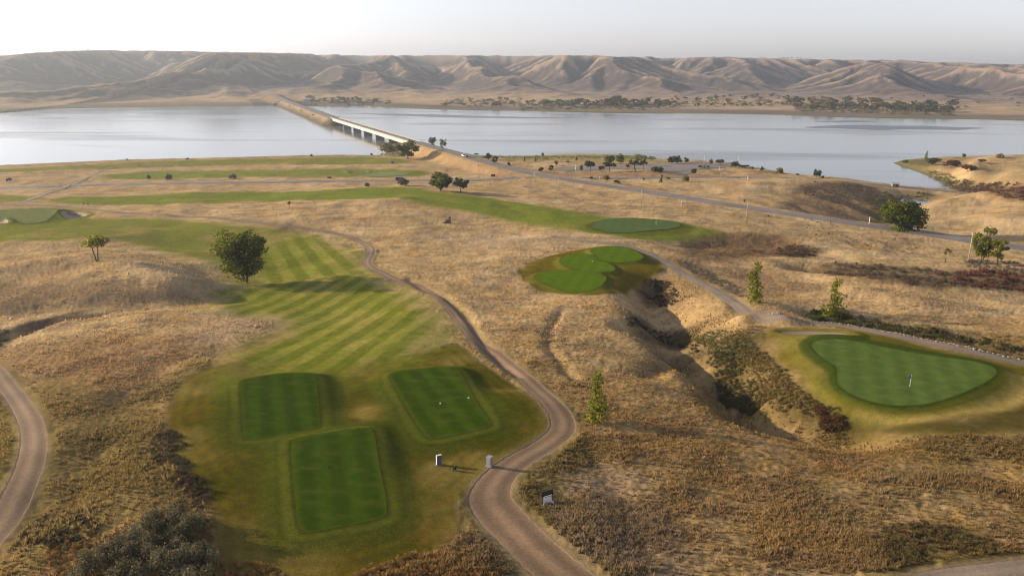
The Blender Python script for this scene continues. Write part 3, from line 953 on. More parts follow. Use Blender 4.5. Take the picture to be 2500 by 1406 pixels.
def land_colour(x, y, z, mow_only=False):
    n1, n2, n3, n4 = fbm(x, y, 60, 61, 3), fbm(x, y, 22, 71, 3), fbm(x, y, 7, 81, 3), fbm(x, y * .8, 2.2, 91, 2)
    straw, pale, pink, orange, grey = C(.425, .292, .142), C(.515, .380, .218), C(.370, .248, .138), C(.335, .195, .058), C(.235, .175, .112)
    c = np.empty((len(x), 3))
    c[:] = straw

    def mix(k, col):
        k = np.clip(k, 0, 1)[:, None]
        c[:] = c * (1 - k) + col * k
    mix(sst(.05, .6, n1) * .7, pale)
    mix(sst(.0, .7, n2) * .45, pink)
    wind = fbm(x * .35 + 4 * n2, y * 1.0, 5, 311, 3)
    mix(sst(.05, .6, wind) * .45, C(.55, .405, .205))
    mix(sst(.1, .7, -wind) * .36, C(.270, .190, .115))
    mix(sst(.15, .7, -n2) * .5, pale)
    mix(sst(.1, .7, fbm(x, y, 16, 101, 3)) * .5, orange)
    mix(sst(.1, .6, fbm(x, y, 10, 111, 3)) * .55, grey)
    # taller, browner bunch grass towards the camera, darkened in colour to imitate lens vignetting
    near = 1 - sst(95, 175, np.hypot(x * .8, y) + 14 * n1)
    mix(near * .72, C(.262, .168, .060))
    mix(near * sst(.0, .5, n3) * .35, C(.215, .15, .09))
    mix(near * sst(.05, .5, fbm(x + 6 * n3, y, 19, 331, 3)) * .35, C(.150, .108, .046))
    mix(sst(.1, .6, fbm(x * .8, y * 1.3, 26, 341, 3)) * .35, C(.205, .165, .085))
    mix(sst(-.2, .9, n4) * .25, C(.42, .31, .19))
    wob = 3.0 * n3
    for P, col, s, k in ZONES:
        d = poly_sd(P, x, y, 2 * s + 4)
        mm = (1 - sst(-s, s, d + wob * min(1, s / 4) + .3 * s * n4)) * k
        mix(mm * (0.85 + .3 * n4), col)
    dry = sst(.0, .65, n2 + .3 * n3)
    # mown grass
    def lawn(P, s, col, amount=1.0, dryness=.5):
        d = poly_sd(P, x, y, 2 * s + 3)
        m_ = (1 - sst(-s, s, d + .5 * s * n3)) * amount
        cc = col * (1 - dry[:, None] * dryness) + FAIR_DRY * dry[:, None] * dryness
        cc = cc * (1 + .16 * n4)[:, None]
        c[:] = c * (1 - m_[:, None]) + cc * m_[:, None]
        return m_
    lawn(FAIRWAY_LEFT, 6, FAIR, .9, .75)
    lawn(FAIRWAY_B, 5, FAIR * C(.95, 1.06, .95), .95, .35)
    lawn(FAIRWAY_B2, 5, FAIR, .9, .5)
    lawn(FAIRWAY_C, 5, FAIR * C(.95, 1.05, 1), .9, .45)
    lawn(FAIRWAY_D, 5, FAIR, .9, .5)
    lawn(LAWN_NEAR, 1.0, LAWN, .97, .45)
    d = poly_sd(LAWN_NEAR, x, y, 4)
    band = np.clip(np.sin((d + .3 * n3) * 2 * np.pi / 1.9), -1, 1) * (d < 0) * (1 - sst(4, 16, -d))
    c[:] = c * (1 + .13 * band[:, None])
    near_tee = np.zeros(len(x))
    for P, zt, sk in TEES[:3]:
        dt = poly_sd(P, x, y, 14)
        near_tee = np.maximum(near_tee, 1 - sst(2.5, 9.0, dt + 3.5 * n2 + 1.5 * n3))
    mix(near_tee * (d < 0) * .62, C(.048, .060, .006))
    mix(sst(.05, .7, fbm(x, y, 9, 321, 3)) * (d < 0) * .45, C(.150, .100, .014))
    edge = np.exp(-((d - .15) / .35)**2)
    mix(edge * .4, C(.06, .05, .02))
    mm = lawn(FAIRWAY_MID, 8, FAIR, .95, .38)
    s1 = x * SD1[1] - y * SD1[0] + 0.15 * n3
    s2 = x * SD2[1] - y * SD2[0] + 0.15 * n3
    ph = np.where(y > YSPLIT, s2 / 7.0, s1 / 5.8)
    st = np.clip(np.sin(ph * 2 * np.pi) * 3.0, -1, 1)
    st = st * mm * (.75 + .25 * sst(-.4, .3, n2))
    c[:] = c * (1 + st[:, None] * np.array([.25, .18, .36]))
    lawn(TEE2_LAWN, .8, LAWN * C(1.3, 1.25, 1.2), .97, .6)
    for (a, b, rr_, k_, cc_) in ((560, 905, 9, .45, C(.20, .155, .045)), (820, 1160, 0, 0, LAWN), (1000, 1230, 10, .4, C(.135, .098, .02)), (520, 1090, 7, .4, C(.13, .10, .02)), (640, 1330, 9, .45, C(.125, .092, .018))):
        if rr_:
            q_ = ground_at([a], [b])[0]
            mix(np.exp(-((x - q_[0])**2 + (y - q_[1])**2) / rr_**2) * k_ * (1 + n3), cc_)
    lawn(GREEN1_LAWN, 2.0, LAWN * C(1.3, 1.3, 1.3), .95, .55)
    lawn(GREEN1_DARK, 2.5, C(.070, .060, .013), .92, .1)  # bank below the green, its shadow put into the turf colour
    lawn(GREEN1_TAN, 1.2, C(.36, .265, .085), 1.0, .1)
    lawn(GREEN3_LAWN, 3, FAIR, .95, .25)
    # tee mounds: darker, well watered turf on the skirts
    for i_, (P, zt, sk) in enumerate(TEES):
        d = poly_sd(P, x, y, sk + 2)
        k = (1 - sst(sk * .55, sk + .8, d + .4 * n3)) * .62
        mix(k * (1 if i_ < 3 else .75), C(.055, .075, .008) if i_ < 3 else C(.118, .122, .018))
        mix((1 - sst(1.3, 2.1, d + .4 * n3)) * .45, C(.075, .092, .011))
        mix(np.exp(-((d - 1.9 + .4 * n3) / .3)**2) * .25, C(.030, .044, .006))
        mix(np.exp(-((d - .95 + .15 * n3) / .45)**2) * .55, C(.100, .108, .015))  # pale ring painting the lit rim of the mound
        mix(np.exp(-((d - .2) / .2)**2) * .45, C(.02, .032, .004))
    d = poly_sd(FRINGE1, x, y, 3)
    mix((1 - sst(-.6, .6, d)) * .8, C(.040, .066, .010))
    for P, dep in BUNKERS:
        d = poly_sd(P, x, y, 4)
        mix((1 - sst(-.6, .5, d)) * .8, C(.19, .15, .10))
    # trodden verges along the paths, pale shoulder along the roads, wet strip along the lake
    for P, hw, bl in ROADS:
        d, _ = line_d(P, x, y, hw + bl + 4)
        mix((1 - sst(hw - .5, hw + 1.6, d)) * .75, C(.34, .27, .20))
    for P in PATHS:
        d, w = line_d(P, x, y, 8)
        mix((1 - sst(.0, .9, d - w / 2 + .25 * n4)) * .8, C(.24, .18, .12))
        mix(np.exp(-((d - w / 2 - .9) / .7)**2) * .35, C(.17, .14, .045))
    d = poly_sd(LAND, x, y, 30)
    wob2 = 2.5 * n3
    mix((1 - sst(2, 13, -d + wob2)) * .75 * (d > -30), C(.16, .165, .055))
    mix((1 - sst(.5, 3.5, -d + .4 * wob2)) * .8 * (d > -30), C(.10, .085, .06))
    return np.clip(c * .77, .004, .9)


YSPLIT = ground_at([800], [676])[0, 1]


def grid_faces(nr, nc):
    i = np.arange((nr - 1) * nc).reshape(nr - 1, nc)[:, :-1].ravel()
    return np.stack([i, i + 1, i + nc + 1, i + nc], 1)


def set_attr(me, name, arr, domain='POINT'):
    a = me.attributes.new(name, 'FLOAT_COLOR' if arr.ndim == 2 else 'FLOAT', domain)
    if arr.ndim == 2:
        q = np.ones((len(arr), 4), np.float32)
        q[:, :3] = arr
        a.data.foreach_set("color", q.ravel())
    else:
        a.data.foreach_set("value", arr.astype(np.float32))


YEND = 1010.0
ang = np.concatenate([np.linspace(math.radians(62), math.radians(39), 30, endpoint=False), np.linspace(math.radians(39), math.radians(5.0), 640)])
h_ref = np.interp(np.degrees(ang), [5.0, 8, 11, 14, 18, 26, 39, 62], [80, 73, 68, 62, 55, 49, 46, 45])
rows = h_ref / np.tan(ang)
rows = np.concatenate([rows[rows < YEND - 8], [YEND]])
tc = np.concatenate([np.linspace(-1.15, -.80, 40, endpoint=False), np.linspace(-.80, .80, 1080, endpoint=False), np.linspace(.80, 1.15, 41)])
Yg, Tg = np.meshgrid(rows, tc, indexing='ij')
gx, gy = (Yg * Tg).ravel(), Yg.ravel()
mow, pth = mow_mask(gx, gy), path_mask(gx, gy)
gz = land_h(gx, gy)
land_in = gz > 0.05
gz = gz + micro(gx, gy, mow, pth) * np.where(land_in, sst(0.2, 2.0, gz), 0) - 0.02 - path_cut(gx, gy)
gcol = land_colour(gx, gy, gz)
gme = new_mesh("ground", np.column_stack([gx, gy, gz]), grid_faces(len(rows), len(tc)), M['ground'], True)
set_attr(gme, "tint", gcol)
ground = tag(obj("ground", gme), "rolling dry prairie with mown fairways sloping down to the lake", kind='structure')


def full_h(x, y):
    """Height of the finished surface."""
    z = land_h(x, y)
    return z + micro(x, y, mow_mask(x, y), path_mask(x, y)) * np.where(z > .05, sst(.2, 2.0, z), 0) - 0.02


# ------------------------------------------------------------------ the far shore: eroded hills


def erode(nx, ny, cell, z, n, K, D):
    N = nx * ny
    idx = np.arange(N).reshape(ny, nx)
    for it in range(n):
        best, rec = np.zeros((ny, nx)), idx.copy()
        zp, ip = np.pad(z, 1, mode='edge'), np.pad(idx, 1, mode='edge')
        for dy in (-1, 0, 1):
            for dx in (-1, 0, 1):
                if dx == 0 and dy == 0:
                    continue
                s = (z - zp[1 + dy:1 + dy + ny, 1 + dx:1 + dx + nx]) / (cell * math.hypot(dx, dy))
                m = s > best
                best = np.where(m, s, best)
                rec = np.where(m, ip[1 + dy:1 + dy + ny, 1 + dx:1 + dx + nx], rec)
        rl, ol = rec.ravel().tolist(), np.argsort(z.ravel()).tolist()
        A = [1.0] * N
        for i in reversed(ol):
            j = rl[i]
            if j != i:
                A[j] += A[i]
        F = (K * np.sqrt(np.minimum(np.array(A), 900.)) / cell * 10).tolist()
        zl = z.ravel().tolist()
        for i in ol:
            j = rl[i]
            if j != i:
                f = F[i]
                zl[i] = (zl[i] + f * zl[j]) / (1 + f)
        z = np.array(zl).reshape(ny, nx)
        for _ in range(2):
            zp = np.pad(z, 1, mode='edge')
            z = z + D * (zp[2:, 1:-1] + zp[:-2, 1:-1] + zp[1:-1, 2:] + zp[1:-1, :-2] - 4 * z)
        z[0] = np.minimum(z[0], 3)
    return z


HX0, HCELL, HNX, HNY = -2900.0, 11.0, 528, 200
hX, hV = np.meshgrid(HX0 + np.arange(HNX) * HCELL, np.arange(HNY) * HCELL)      # V: metres beyond the far shore
left = 1 - sst(-900, -150, hX)
foot = 480 - 330 * left + 70 * perlin(hX / 500, hX * 0, 12)
hz = 3 + 11 * sst(0, 500, hV) + 103 * np.clip((hV + 120 * perlin(hX / 430, hV / 430, 2) - foot) / (860 + 300 * left), 0, 1)**.85
hz = hz + hV * .003 + 2.0 * np.random.RandomState(3).rand(HNY, HNX) + 11 * perlin(hX / 260, hV / 260, 4) * sst(120, 600, hV) * (1 - sst(1300, 1600, hV))
_n = perlin(hX / 560 + .15 * perlin(hX / 300, hV / 300, 5), hV / 1700, 13)
hz = hz - 62 * np.exp(-(np.abs(_n) / .13)**1.3) * sst(250, 700, hV) * (1 - sst(1500, 1900, hV)) + 26 * perlin(hX / 310, hV / 330, 6) * sst(350, 700, hV) * (1 - sst(1100, 1500, hV))
hz = hz + left * 26 * np.maximum(0, perlin(hX / 210, hV / 120, 14) - .05) * sst(20, 90, hV) * (1 - sst(500, 800, hV))
hz = hz + (1 - left) * 13 * np.maximum(0, perlin(hX / 180, hV / 90, 16) - .05) * sst(250, 400, hV) * (1 - sst(600, 800, hV))
hz = np.maximum(hz, 3 + .012 * hV)
hz = erode(HNX, HNY, HCELL, hz, 80, 0.05, 0.035)


def shore_y(x):
    return np.interp(x, FS_W[:, 0], FS_W[:, 1])


def bicubic(Z, u, v):
    ny, nx = Z.shape
    u, v = np.clip(u, 1, nx - 2.001), np.clip(v, 1, ny - 2.001)
    i, j = u.astype(int), v.astype(int)
    i, j = np.clip(i, 1, nx - 3), np.clip(j, 1, ny - 3)
    fu, fv = u - i, v - j

    def w(t):
        return [(-t + 2 * t**2 - t**3) / 2, (2 - 5 * t**2 + 3 * t**3) / 2, (t + 4 * t**2 - 3 * t**3) / 2, (-t**2 + t**3) / 2]
    wu, wv = w(fu), w(fv)
    return sum(wv[b] * sum(wu[a] * Z[j + b - 1, i + a - 1] for a in range(4)) for b in range(4))


SKY_PX = np.array([(-400, 137), (0, 137), (100, 130), (200, 125.5), (400, 126.5), (650, 132), (900, 136), (1100, 134.5), (1300, 137), (1500, 140), (1800, 143.5), (2000, 147), (2200, 150.5),
                   (2350, 155), (2500, 158), (2900, 160)], float)
_d = rays(SKY_PX[:, 0], SKY_PX[:, 1])
SKY_T, SKY_S = _d[:, 0] / _d[:, 1], _d[:, 2] / _d[:, 1]
RIM_F = None


def far_h(x, y, detail=True):
    v = y - shore_y(x) + 26 * perlin(x / 160, y * 0, 33)
    z = bicubic(hz, (x - HX0) / HCELL, np.maximum(v, 0) / HCELL)
    z = np.where(v > 1950, z * (1 - sst(1950, 2150, v)) + 118 * sst(1950, 2150, v), z)
    if RIM_F is not None:
        t_ = x / np.maximum(y, 1)
        z = np.where(v > 0, 4 + (z - 4) * (1 + (np.interp(t_, RIM_F[0], RIM_F[1]) * 1.13 - 1) * sst(10, 90, z)), z)
        cap = CAMZ + np.interp(t_, SKY_T, SKY_S) * np.clip(y, 2300, 3300)
        z = np.where(z > cap, cap + .05 * (z - cap), z)
    if detail:
        z = z + sst(60, 400, v) * (2.4 * fbm(x, y, 60, 15, 3) + 3.2 * np.abs(fbm(x, y, 110, 19, 2)) * sst(10, 50, z) - 3.5 * (1 - np.abs(fbm(x + 9 * perlin(x / 30, y / 30, 4), y * .6, 42, 23, 2))) * sst(18, 45, z) * (1 - sst(95, 112, z)))
    d_in = np.maximum(v, 0)
    k = sst(0, 90, d_in)
    z = np.where(v > 0, np.minimum(.2 + .035 * d_in, 6) * (1 - k) + np.maximum(z, 1.2) * k, -np.minimum(-v * .08, 3) - .3)
    d, hv = line_d(CAUSEWAY, x, y, 120)
    land = 1 - sst(7, 23, d)
    top = hv * land + (-1.5) * (1 - land)
    z = np.where(d < 120, np.maximum(np.where(v > 0, z * sst(6, 34, d) + hv * (1 - sst(6, 34, d)), -5), np.where(d < 34, top, -5)) if True else z, z)
    return z


# fit the plateau rim to the skyline of the photograph
_t = np.linspace(-.85, .85, 120)
_y = np.linspace(1800, 4100, 150)
_Y, _T = np.meshgrid(_y, _t)
_z = far_h((_Y * _T).ravel(), _Y.ravel(), False).reshape(_Y.shape)
_i = np.argmax((_z - CAMZ) / _Y, axis=1)
_yy, _zz = _y[_i], _z[np.arange(len(_t)), _i]
_f = (CAMZ + np.interp(_t, SKY_T, SKY_S) * _yy - 4) / (_zz - 4)
_f = np.convolve(np.pad(_f, 5, mode='edge'), np.ones(11) / 11, 'valid')
RIM_F = (_t, np.clip(_f, .5, 1.4))

frows = np.concatenate([np.linspace(YEND, 1250, 40, endpoint=False), np.linspace(1250, 2100, 150, endpoint=False), np.linspace(2100, 3300, 130, endpoint=False), np.linspace(3300, 9500, 24)])
ftc = np.concatenate([np.linspace(-1.1, -.72, 50, endpoint=False), np.linspace(-.72, .72, 860, endpoint=False), np.linspace(.72, 1.1, 51)])
Yf, Tf = np.meshgrid(frows, ftc, indexing='ij')
fx, fy = (Yf * Tf).ravel(), Yf.ravel()
fz = far_h(fx, fy)
v = fy - shore_y(fx)
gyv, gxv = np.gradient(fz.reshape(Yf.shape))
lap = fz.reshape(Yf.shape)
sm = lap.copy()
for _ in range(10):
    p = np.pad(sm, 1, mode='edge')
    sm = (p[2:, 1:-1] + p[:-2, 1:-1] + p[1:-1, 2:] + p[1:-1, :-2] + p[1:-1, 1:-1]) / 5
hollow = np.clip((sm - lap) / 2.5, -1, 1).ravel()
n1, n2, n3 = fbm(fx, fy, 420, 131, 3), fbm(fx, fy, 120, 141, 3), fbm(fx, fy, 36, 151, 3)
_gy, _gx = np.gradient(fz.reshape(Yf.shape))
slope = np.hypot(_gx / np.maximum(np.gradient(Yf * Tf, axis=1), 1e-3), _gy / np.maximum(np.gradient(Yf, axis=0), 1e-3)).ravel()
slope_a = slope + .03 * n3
fc = np.empty((len(fx), 3))
fc[:] = C(.135, .112, .110)


def fmix(k, col):
    k = np.clip(k, 0, 1)[:, None]
    fc[:] = fc * (1 - k) + col * k


fmix(sst(-.1, .6, n1) * .5, C(.285, .20, .135))
fmix(sst(.0, .6, n2) * .5, C(.20, .145, .115))
fmix((1 - sst(.05, .14, slope_a)) * sst(60, 300, v) * .7, C(.315, .245, .178))
fmix(sst(35, 95, fz + 14 * n2) * .35, C(.150, .118, .105))
fmix(sst(60, 160, v) * (1 - sst(300, 700, v + 120 * n1)) * .75, C(.40, .29, .175))
fmix(sst(.12, .45, slope + .08 * n3) * sst(100, 400, v) * .85, C(.066, .055, .056))  # steep faces darkened in the colour to stand in for shade
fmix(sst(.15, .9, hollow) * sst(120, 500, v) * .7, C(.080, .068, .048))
fmix(sst(.3, .9, -hollow) * .55, C(.36, .265, .185))  # crest lines paled in the colour to look sunlit
fmix(sst(.15, .6, n3) * (1 - sst(350, 600, v)) * .4, C(.20, .14, .085))
fmix((1 - sst(10, 48, v + 12 * n3)) * .9, C(.16, .155, .055))
fmix((1 - sst(0, 9, v)) * .7, C(.11, .09, .06))
d, _ = line_d(CAUSEWAY, fx, fy, 60)
fmix((1 - sst(25, 34, d)) * (d < 60) * (.5 + .5 * sst(-.3, .4, n3)), C(.18, .13, .075))
fmix((1 - sst(10, 14, d)) * (d < 60) * .8, C(.28, .22, .165))
fmix((1 - sst(2.5, 5.0, fz + n3)) * (d < 60) * .85, C(.085, .075, .06))
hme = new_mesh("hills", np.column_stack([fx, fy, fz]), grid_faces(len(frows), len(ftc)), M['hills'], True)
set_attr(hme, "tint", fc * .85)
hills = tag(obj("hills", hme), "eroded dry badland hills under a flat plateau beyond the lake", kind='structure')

# ------------------------------------------------------------------ lake
m, nt, n, l, p = mat_new("lake_water")
geo = n.new("ShaderNodeNewGeometry")
p.inputs['Base Color'].default_value = (.150, .158, .162, 1)
p.inputs['IOR'].default_value = 1.333
p.inputs['Specular IOR Level'].default_value = 0.5
mp = n.new("ShaderNodeMapping")
mp.inputs['Scale'].default_value = (.0022, .011, 1)
l.new(geo.outputs['Position'], mp.inputs['Vector'])
nb = n.new("ShaderNodeTexNoise")
nb.inputs['Scale'].default_value = 1.0
nb.inputs['Detail'].default_value = 5
nb.inputs['Distortion'].default_value = 0.6
l.new(mp.outputs[0], nb.inputs['Vector'])
mr = n.new("ShaderNodeMapRange")
mr.inputs['From Min'].default_value, mr.inputs['From Max'].default_value = .54, .66
mr.inputs['To Min'].default_value, mr.inputs['To Max'].default_value = .13, .27
l.new(nb.outputs['Fac'], mr.inputs['Value'])
l.new(mr.outputs[0], p.inputs['Roughness'])
nw = n.new("ShaderNodeTexNoise")
nw.inputs['Scale'].default_value = 0.5
nw.inputs['Detail'].default_value = 3
l.new(geo.outputs['Position'], nw.inputs['Vector'])
mr2 = n.new("ShaderNodeMapRange")
mr2.inputs['From Min'].default_value, mr2.inputs['From Max'].default_value = .55, .66
mr2.inputs['To Min'].default_value, mr2.inputs['To Max'].default_value = .05, .15
l.new(nb.outputs['Fac'], mr2.inputs['Value'])
bp = n.new("ShaderNodeBump")
bp.inputs['Distance'].default_value = 0.3
l.new(mr2.outputs[0], bp.inputs['Strength'])
l.new(nw.outputs['Fac'], bp.inputs['Height'])
l.new(bp.outputs[0], p.inputs['Normal'])
lake = obj("lake", new_mesh("lake", [(-4500, 250, 0), (4500, 250, 0), (4500, 2600, 0), (-4500, 2600, 0)], [(0, 1, 2, 3)], m))
tag(lake, "calm pale lake filling the valley, brightest on its left side", kind='structure')

rp_m, nt, n, l, p = mat_new("ruffled_water")
p.inputs['Base Color'].default_value = (.055, .066, .078, 1)
p.inputs['Roughness'].default_value = 0.36
p.inputs['IOR'].default_value = 1.333
for pts, lab in [([(1958, 310), (2020, 307), (2100, 305.5), (2180, 307), (2260, 308), (2330, 311), (2410, 314), (2340, 318), (2240, 317), (2150, 318), (2080, 315), (2000, 313)], "long dark wind ruffled streak on the right of the lake"),
                 ([(1990, 297), (2040, 295), (2090, 294.5), (2140, 297), (2090, 299), (2030, 299)], "short dark ruffled streak before the far right shore"),
                 ([(840, 276.5), (930, 277.5), (1060, 280), (1180, 284.5), (1300, 286), (1415, 288), (1280, 289.5), (1150, 288), (1020, 285), (900, 280)], "faint ruffled streak on the lake right of the causeway")]:
    q = np.array(pts, float)
    Wp = closed_spline(at_z(q[:, 0], q[:, 1], 0.0), 10)
    Wp[:, 1] += 9 * fbm(Wp[:, 0], Wp[:, 1], 90, 351, 3)
    tag(obj("lake_ripples", new_mesh("lake_ripples", [(a, b, .01) for a, b in Wp], [tuple(range(len(Wp)))], rp_m)), lab, kind='structure')

# ------------------------------------------------------------------ roads and paths as sheets draped on the land


def ribbon(name, P, width, mat, label, hfun, off, nacross=8, zcol=False):
    """P: x, y, width or height; width: metres or None (third column)."""
    T = np.gradient(P[:, :2], axis=0)
    T /= np.linalg.norm(T, axis=1)[:, None]
    Nn = np.column_stack([-T[:, 1], T[:, 0]])
    w = P[:, 2] if width is None else np.full(len(P), width)
    rag = 1 + 0.05 * perlin(np.arange(len(P)) / 3.3, np.zeros(len(P)), 7) if not zcol else 1
    u = np.linspace(-.5, .5, nacross + 1)
    V = P[:, None, :2] + Nn[:, None] * (u[None, :, None] * (w * rag + (.5 if off < 0 else 0))[:, None, None])
    x, y = V[..., 0].ravel(), V[..., 1].ravel()
    z = np.repeat(P[:, 2], nacross + 1) if zcol else hfun(x, y)
    crown = np.tile((1 - (2 * u)**2) * 0.04, len(P))
    me = new_mesh(name, np.column_stack([x, y, z + off + crown]), grid_faces(len(P), nacross + 1), mat, True)
    set_attr(me, "across", np.tile(u + .5, len(P)))
    return tag(obj(name, me), label, kind='structure')


ribbon("cart_path", PATHS[0], None, M['gravel'], "winding brown gravel cart path past the three tees", land_h, -.07)
ribbon("cart_path", PATHS[1], None, M['gravel'], "curved gravel cart path at the left edge", land_h, -.07)
ribbon("cart_path", PATHS[2], None, M['grey_path'], "greyish cart path running along the stones above the right green", land_h, -.06)
ribbon("cart_path", PATHS[3], None, M['grey_path'], "piece of gravel path in the bottom right corner", land_h, -.07)
ribbon("dirt_track", PATHS[4], None, M['dirt'], "dirt track crossing the shore road on the left", land_h, .10)
ribbon("highway", HIGHWAY, 9.4, M['asphalt'], "two lane asphalt highway running diagonally to the bridge", land_h, .10, zcol=True)
ribbon("shore_road", SHORE_ROAD, 8.0, M['asphalt'], "straight asphalt road along the golf course on the left", land_h, .10, zcol=True)
ribbon("shore_road", RIGHT_ROAD, 7.0, M['asphalt'], "asphalt road from the junction along the lake to the right", land_h, .09, zcol=True)
ribbon("causeway_road", CAUSEWAY, 12.0, M['asphalt'], "asphalt road on the causeway beyond the bridge", far_h, .15, zcol=True)


def patch(name, P, mat, label, hfun, off, step, col=None, colfun=None):
    """Flat-lying patch inside polygon P, triangulated and draped."""
    x0, y0, x1, y1 = P[:, 0].min(), P[:, 1].min(), P[:, 0].max(), P[:, 1].max()
    X, Y = np.meshgrid(np.arange(x0, x1, step), np.arange(y0, y1, step))
    x, y = X.ravel(), Y.ravel()
    k = poly_sd(P, x, y, .1) < -step * .45
    pts = [Vector(q) for q in P] + [Vector((a, b)) for a, b in zip(x[k], y[k])]
    nb_ = len(P)
    r = geometry.delaunay_2d_cdt(pts, [(i, (i + 1) % nb_) for i in range(nb_)], [list(range(nb_))], 1, 1e-4)
    V = np.array([(q.x, q.y) for q in r[0]])
    z = hfun(V[:, 0], V[:, 1]) + off
    me = new_mesh(name, np.column_stack([V, z]), np.array(r[2], np.int32), mat, True)
    if me.polygons[0].normal.z < 0:
        me.flip_normals()
    cc = colfun(V[:, 0], V[:, 1]) if colfun else np.tile(col, (len(V), 1))
    set_attr(me, "tint", cc)
    set_attr(me, "across", np.zeros(len(V)))
    return tag(obj(name, me), label, kind='structure')


def turf_col(base, worn, P, axis, period, stripe=.13, wear=.38):
    def f(x, y):
        s = x * axis[1] - y * axis[0]
        n2, n3 = fbm(x * 1.0, y * 2.2, 4, 161, 3), fbm(x, y, 1.6, 171, 2)
        c = np.tile(base, (len(x), 1)) * (1 + stripe * np.clip(2 * np.sin(s / period * 2 * np.pi), -1, 1) + .10 * n3)[:, None]
        d = -poly_sd(P, x, y, .1)
        k = (sst(.15, .7, n2) * wear * sst(.3, 2, d))[:, None]
        c = c * (1 - k) + worn * k
        e = (.55 * (1 - sst(.0, .9, d + .35 * n3)))[:, None]
        return (c * (1 - e) + C(.075, .085, .012) * e) * .80
    return f


WORN = C(.085, .085, .022)
tee_names = ["left tee box behind the gravel path, level rounded dark green rectangle", "right tee box nearest the bend of the gravel path, two white markers on it",
             "nearest and largest tee box, worn brown along its near edge"]
for P, lab, ax in zip(TEE_POLY, tee_names, (strip_dir((690, 1060), (676, 930)), strip_dir((1036, 1060), (956, 936)), strip_dir((840, 1290), (812, 1068)))):
    patch("tee_box", P, M['turf'], lab, land_h, .0, .55, colfun=turf_col(TEE_C, WORN, P, ax, 3.4))
for P, lab in zip(TEE2_POLY, ["front tee of the oval tee complex, rounded at its left", "middle tee of the oval tee complex", "back tee of the oval tee complex beside the curved path"]):
    patch("tee_box", P, M['turf'], lab, land_h, .015, .8, colfun=turf_col(TEE_C * C(2.2, 2.1, 1.5), WORN, P, SD1, 4.0, .06, .2))
GRN = C(.088, .132, .030)
patch("putting_green", GREEN1, M['turf'], "large pear shaped putting green on the right with a blue flag", land_h, .0, .6, colfun=turf_col(GRN * .95, GRN * C(1.2, 1.12, 1.2), GREEN1, strip_dir((2150, 990), (2120, 850)), 3.6, .10, .6))
patch("putting_green", GREEN2, M['turf'], "flat pale putting green with a white flag in front of the highway", land_h, .08, 1.2, colfun=turf_col(C(.085, .125, .042), GRN, GREEN2, np.array([.2, 1]), 4, .05, .2))
patch("putting_green", GREEN3, M['turf'], "pale putting green beside a deep bunker at the left edge", land_h, .08, 1.2, colfun=turf_col(C(.155, .17, .065), GRN, GREEN3, np.array([.2, 1]), 4, .05, .2))
patch("putting_green", GREEN4, M['turf'], "distant putting green near the shore road beside two bushes", land_h, .12, 2.5, colfun=turf_col(C(.17, .20, .085), GRN, GREEN4, np.array([.2, 1]), 4, .03, .1))
patch("parking_lot", LOT, M['lot'], "grey asphalt parking lot by the lake shaded by round trees", land_h, .16, 5, col=C(.2, .2, .2))
for P, lab in ((BUNKER1, "deep shadowed sand bunker right of the left green"), (BUNKER2, "small sand bunker below the left green"), (BUNKER4, "thin sand bunker behind the large right green")):
    patch("bunker", P, M['sand'], lab, land_h, .04, .8, col=C(.3, .25, .2))
#@@PART2
# ------------------------------------------------------------------ haze: the summer air between here and the hills
hz_m = bpy.data.materials.new("haze_air")
hz_m.use_nodes = True
hn, hl = hz_m.node_tree.nodes, hz_m.node_tree.links
hn.clear()
ho = hn.new("ShaderNodeOutputMaterial")
hp = hn.new("ShaderNodeVolumePrincipled")
hp.inputs['Color'].default_value = (.76, .86, 1.0, 1)
hp.inputs['Density'].default_value = HAZE_DENSITY
hp.inputs['Anisotropy'].default_value = 0.45
hl.new(hp.outputs[0], ho.inputs['Volume'])
hb = MB()
hb.box((0, 4500, 61.5), (24000, 11500, 133))
tag(hb.build("haze", hz_m), "thin summer haze over the valley", kind='stuff')

# ------------------------------------------------------------------ trees and shrubs


def leaves_mesh(name, cl, n_leaf, leaf, seed, mat, odd=.04, flat=0.0):
    """cl: rows of cx, cy, cz, rx, ry, rz, tone."""
    r = np.random.RandomState(seed)
    cl = np.asarray(cl, float)
    w = cl[:, 3] * cl[:, 5]
    k = r.choice(len(cl), n_leaf, p=w / w.sum())
    d = r.normal(size=(n_leaf, 3))
    d /= np.linalg.norm(d, axis=1)[:, None]
    rad = r.uniform(.25, 1.0, n_leaf)**.55
    # lumpy edge
    rad *= 1 + .22 * r.normal(size=n_leaf) * (r.rand(n_leaf) < .5)
    c = cl[k, :3] + d * cl[k, 3:6] * rad[:, None]
    c[:, 2] = np.maximum(c[:, 2], leaf * .3)
    nrm = d * .7 + r.normal(size=(n_leaf, 3)) * .8 + np.array([0, 0, .35])
    nrm /= np.linalg.norm(nrm, axis=1)[:, None]
    t = np.cross(nrm, r.normal(size=(n_leaf, 3)))
    t /= np.linalg.norm(t, axis=1)[:, None]
    b = np.cross(nrm, t)
    s = leaf * r.uniform(.55, 1.35, n_leaf)[:, None]
    q = s * r.uniform(.55, .9, n_leaf)[:, None]
    V = np.stack([c - t * s, c - b * q + t * s * .1, c + t * s, c + b * q + t * s * .1], 1).reshape(-1, 3)
    me = new_mesh(name, V, np.arange(4 * n_leaf).reshape(-1, 4), mat)
    tone = np.clip(cl[k, 6] + r.normal(0, .2, n_leaf), 0, .8)
    tone[r.rand(n_leaf) < odd] = 1.0
    set_attr(me, "leaf_tone", np.repeat(tone, 4))
    return me


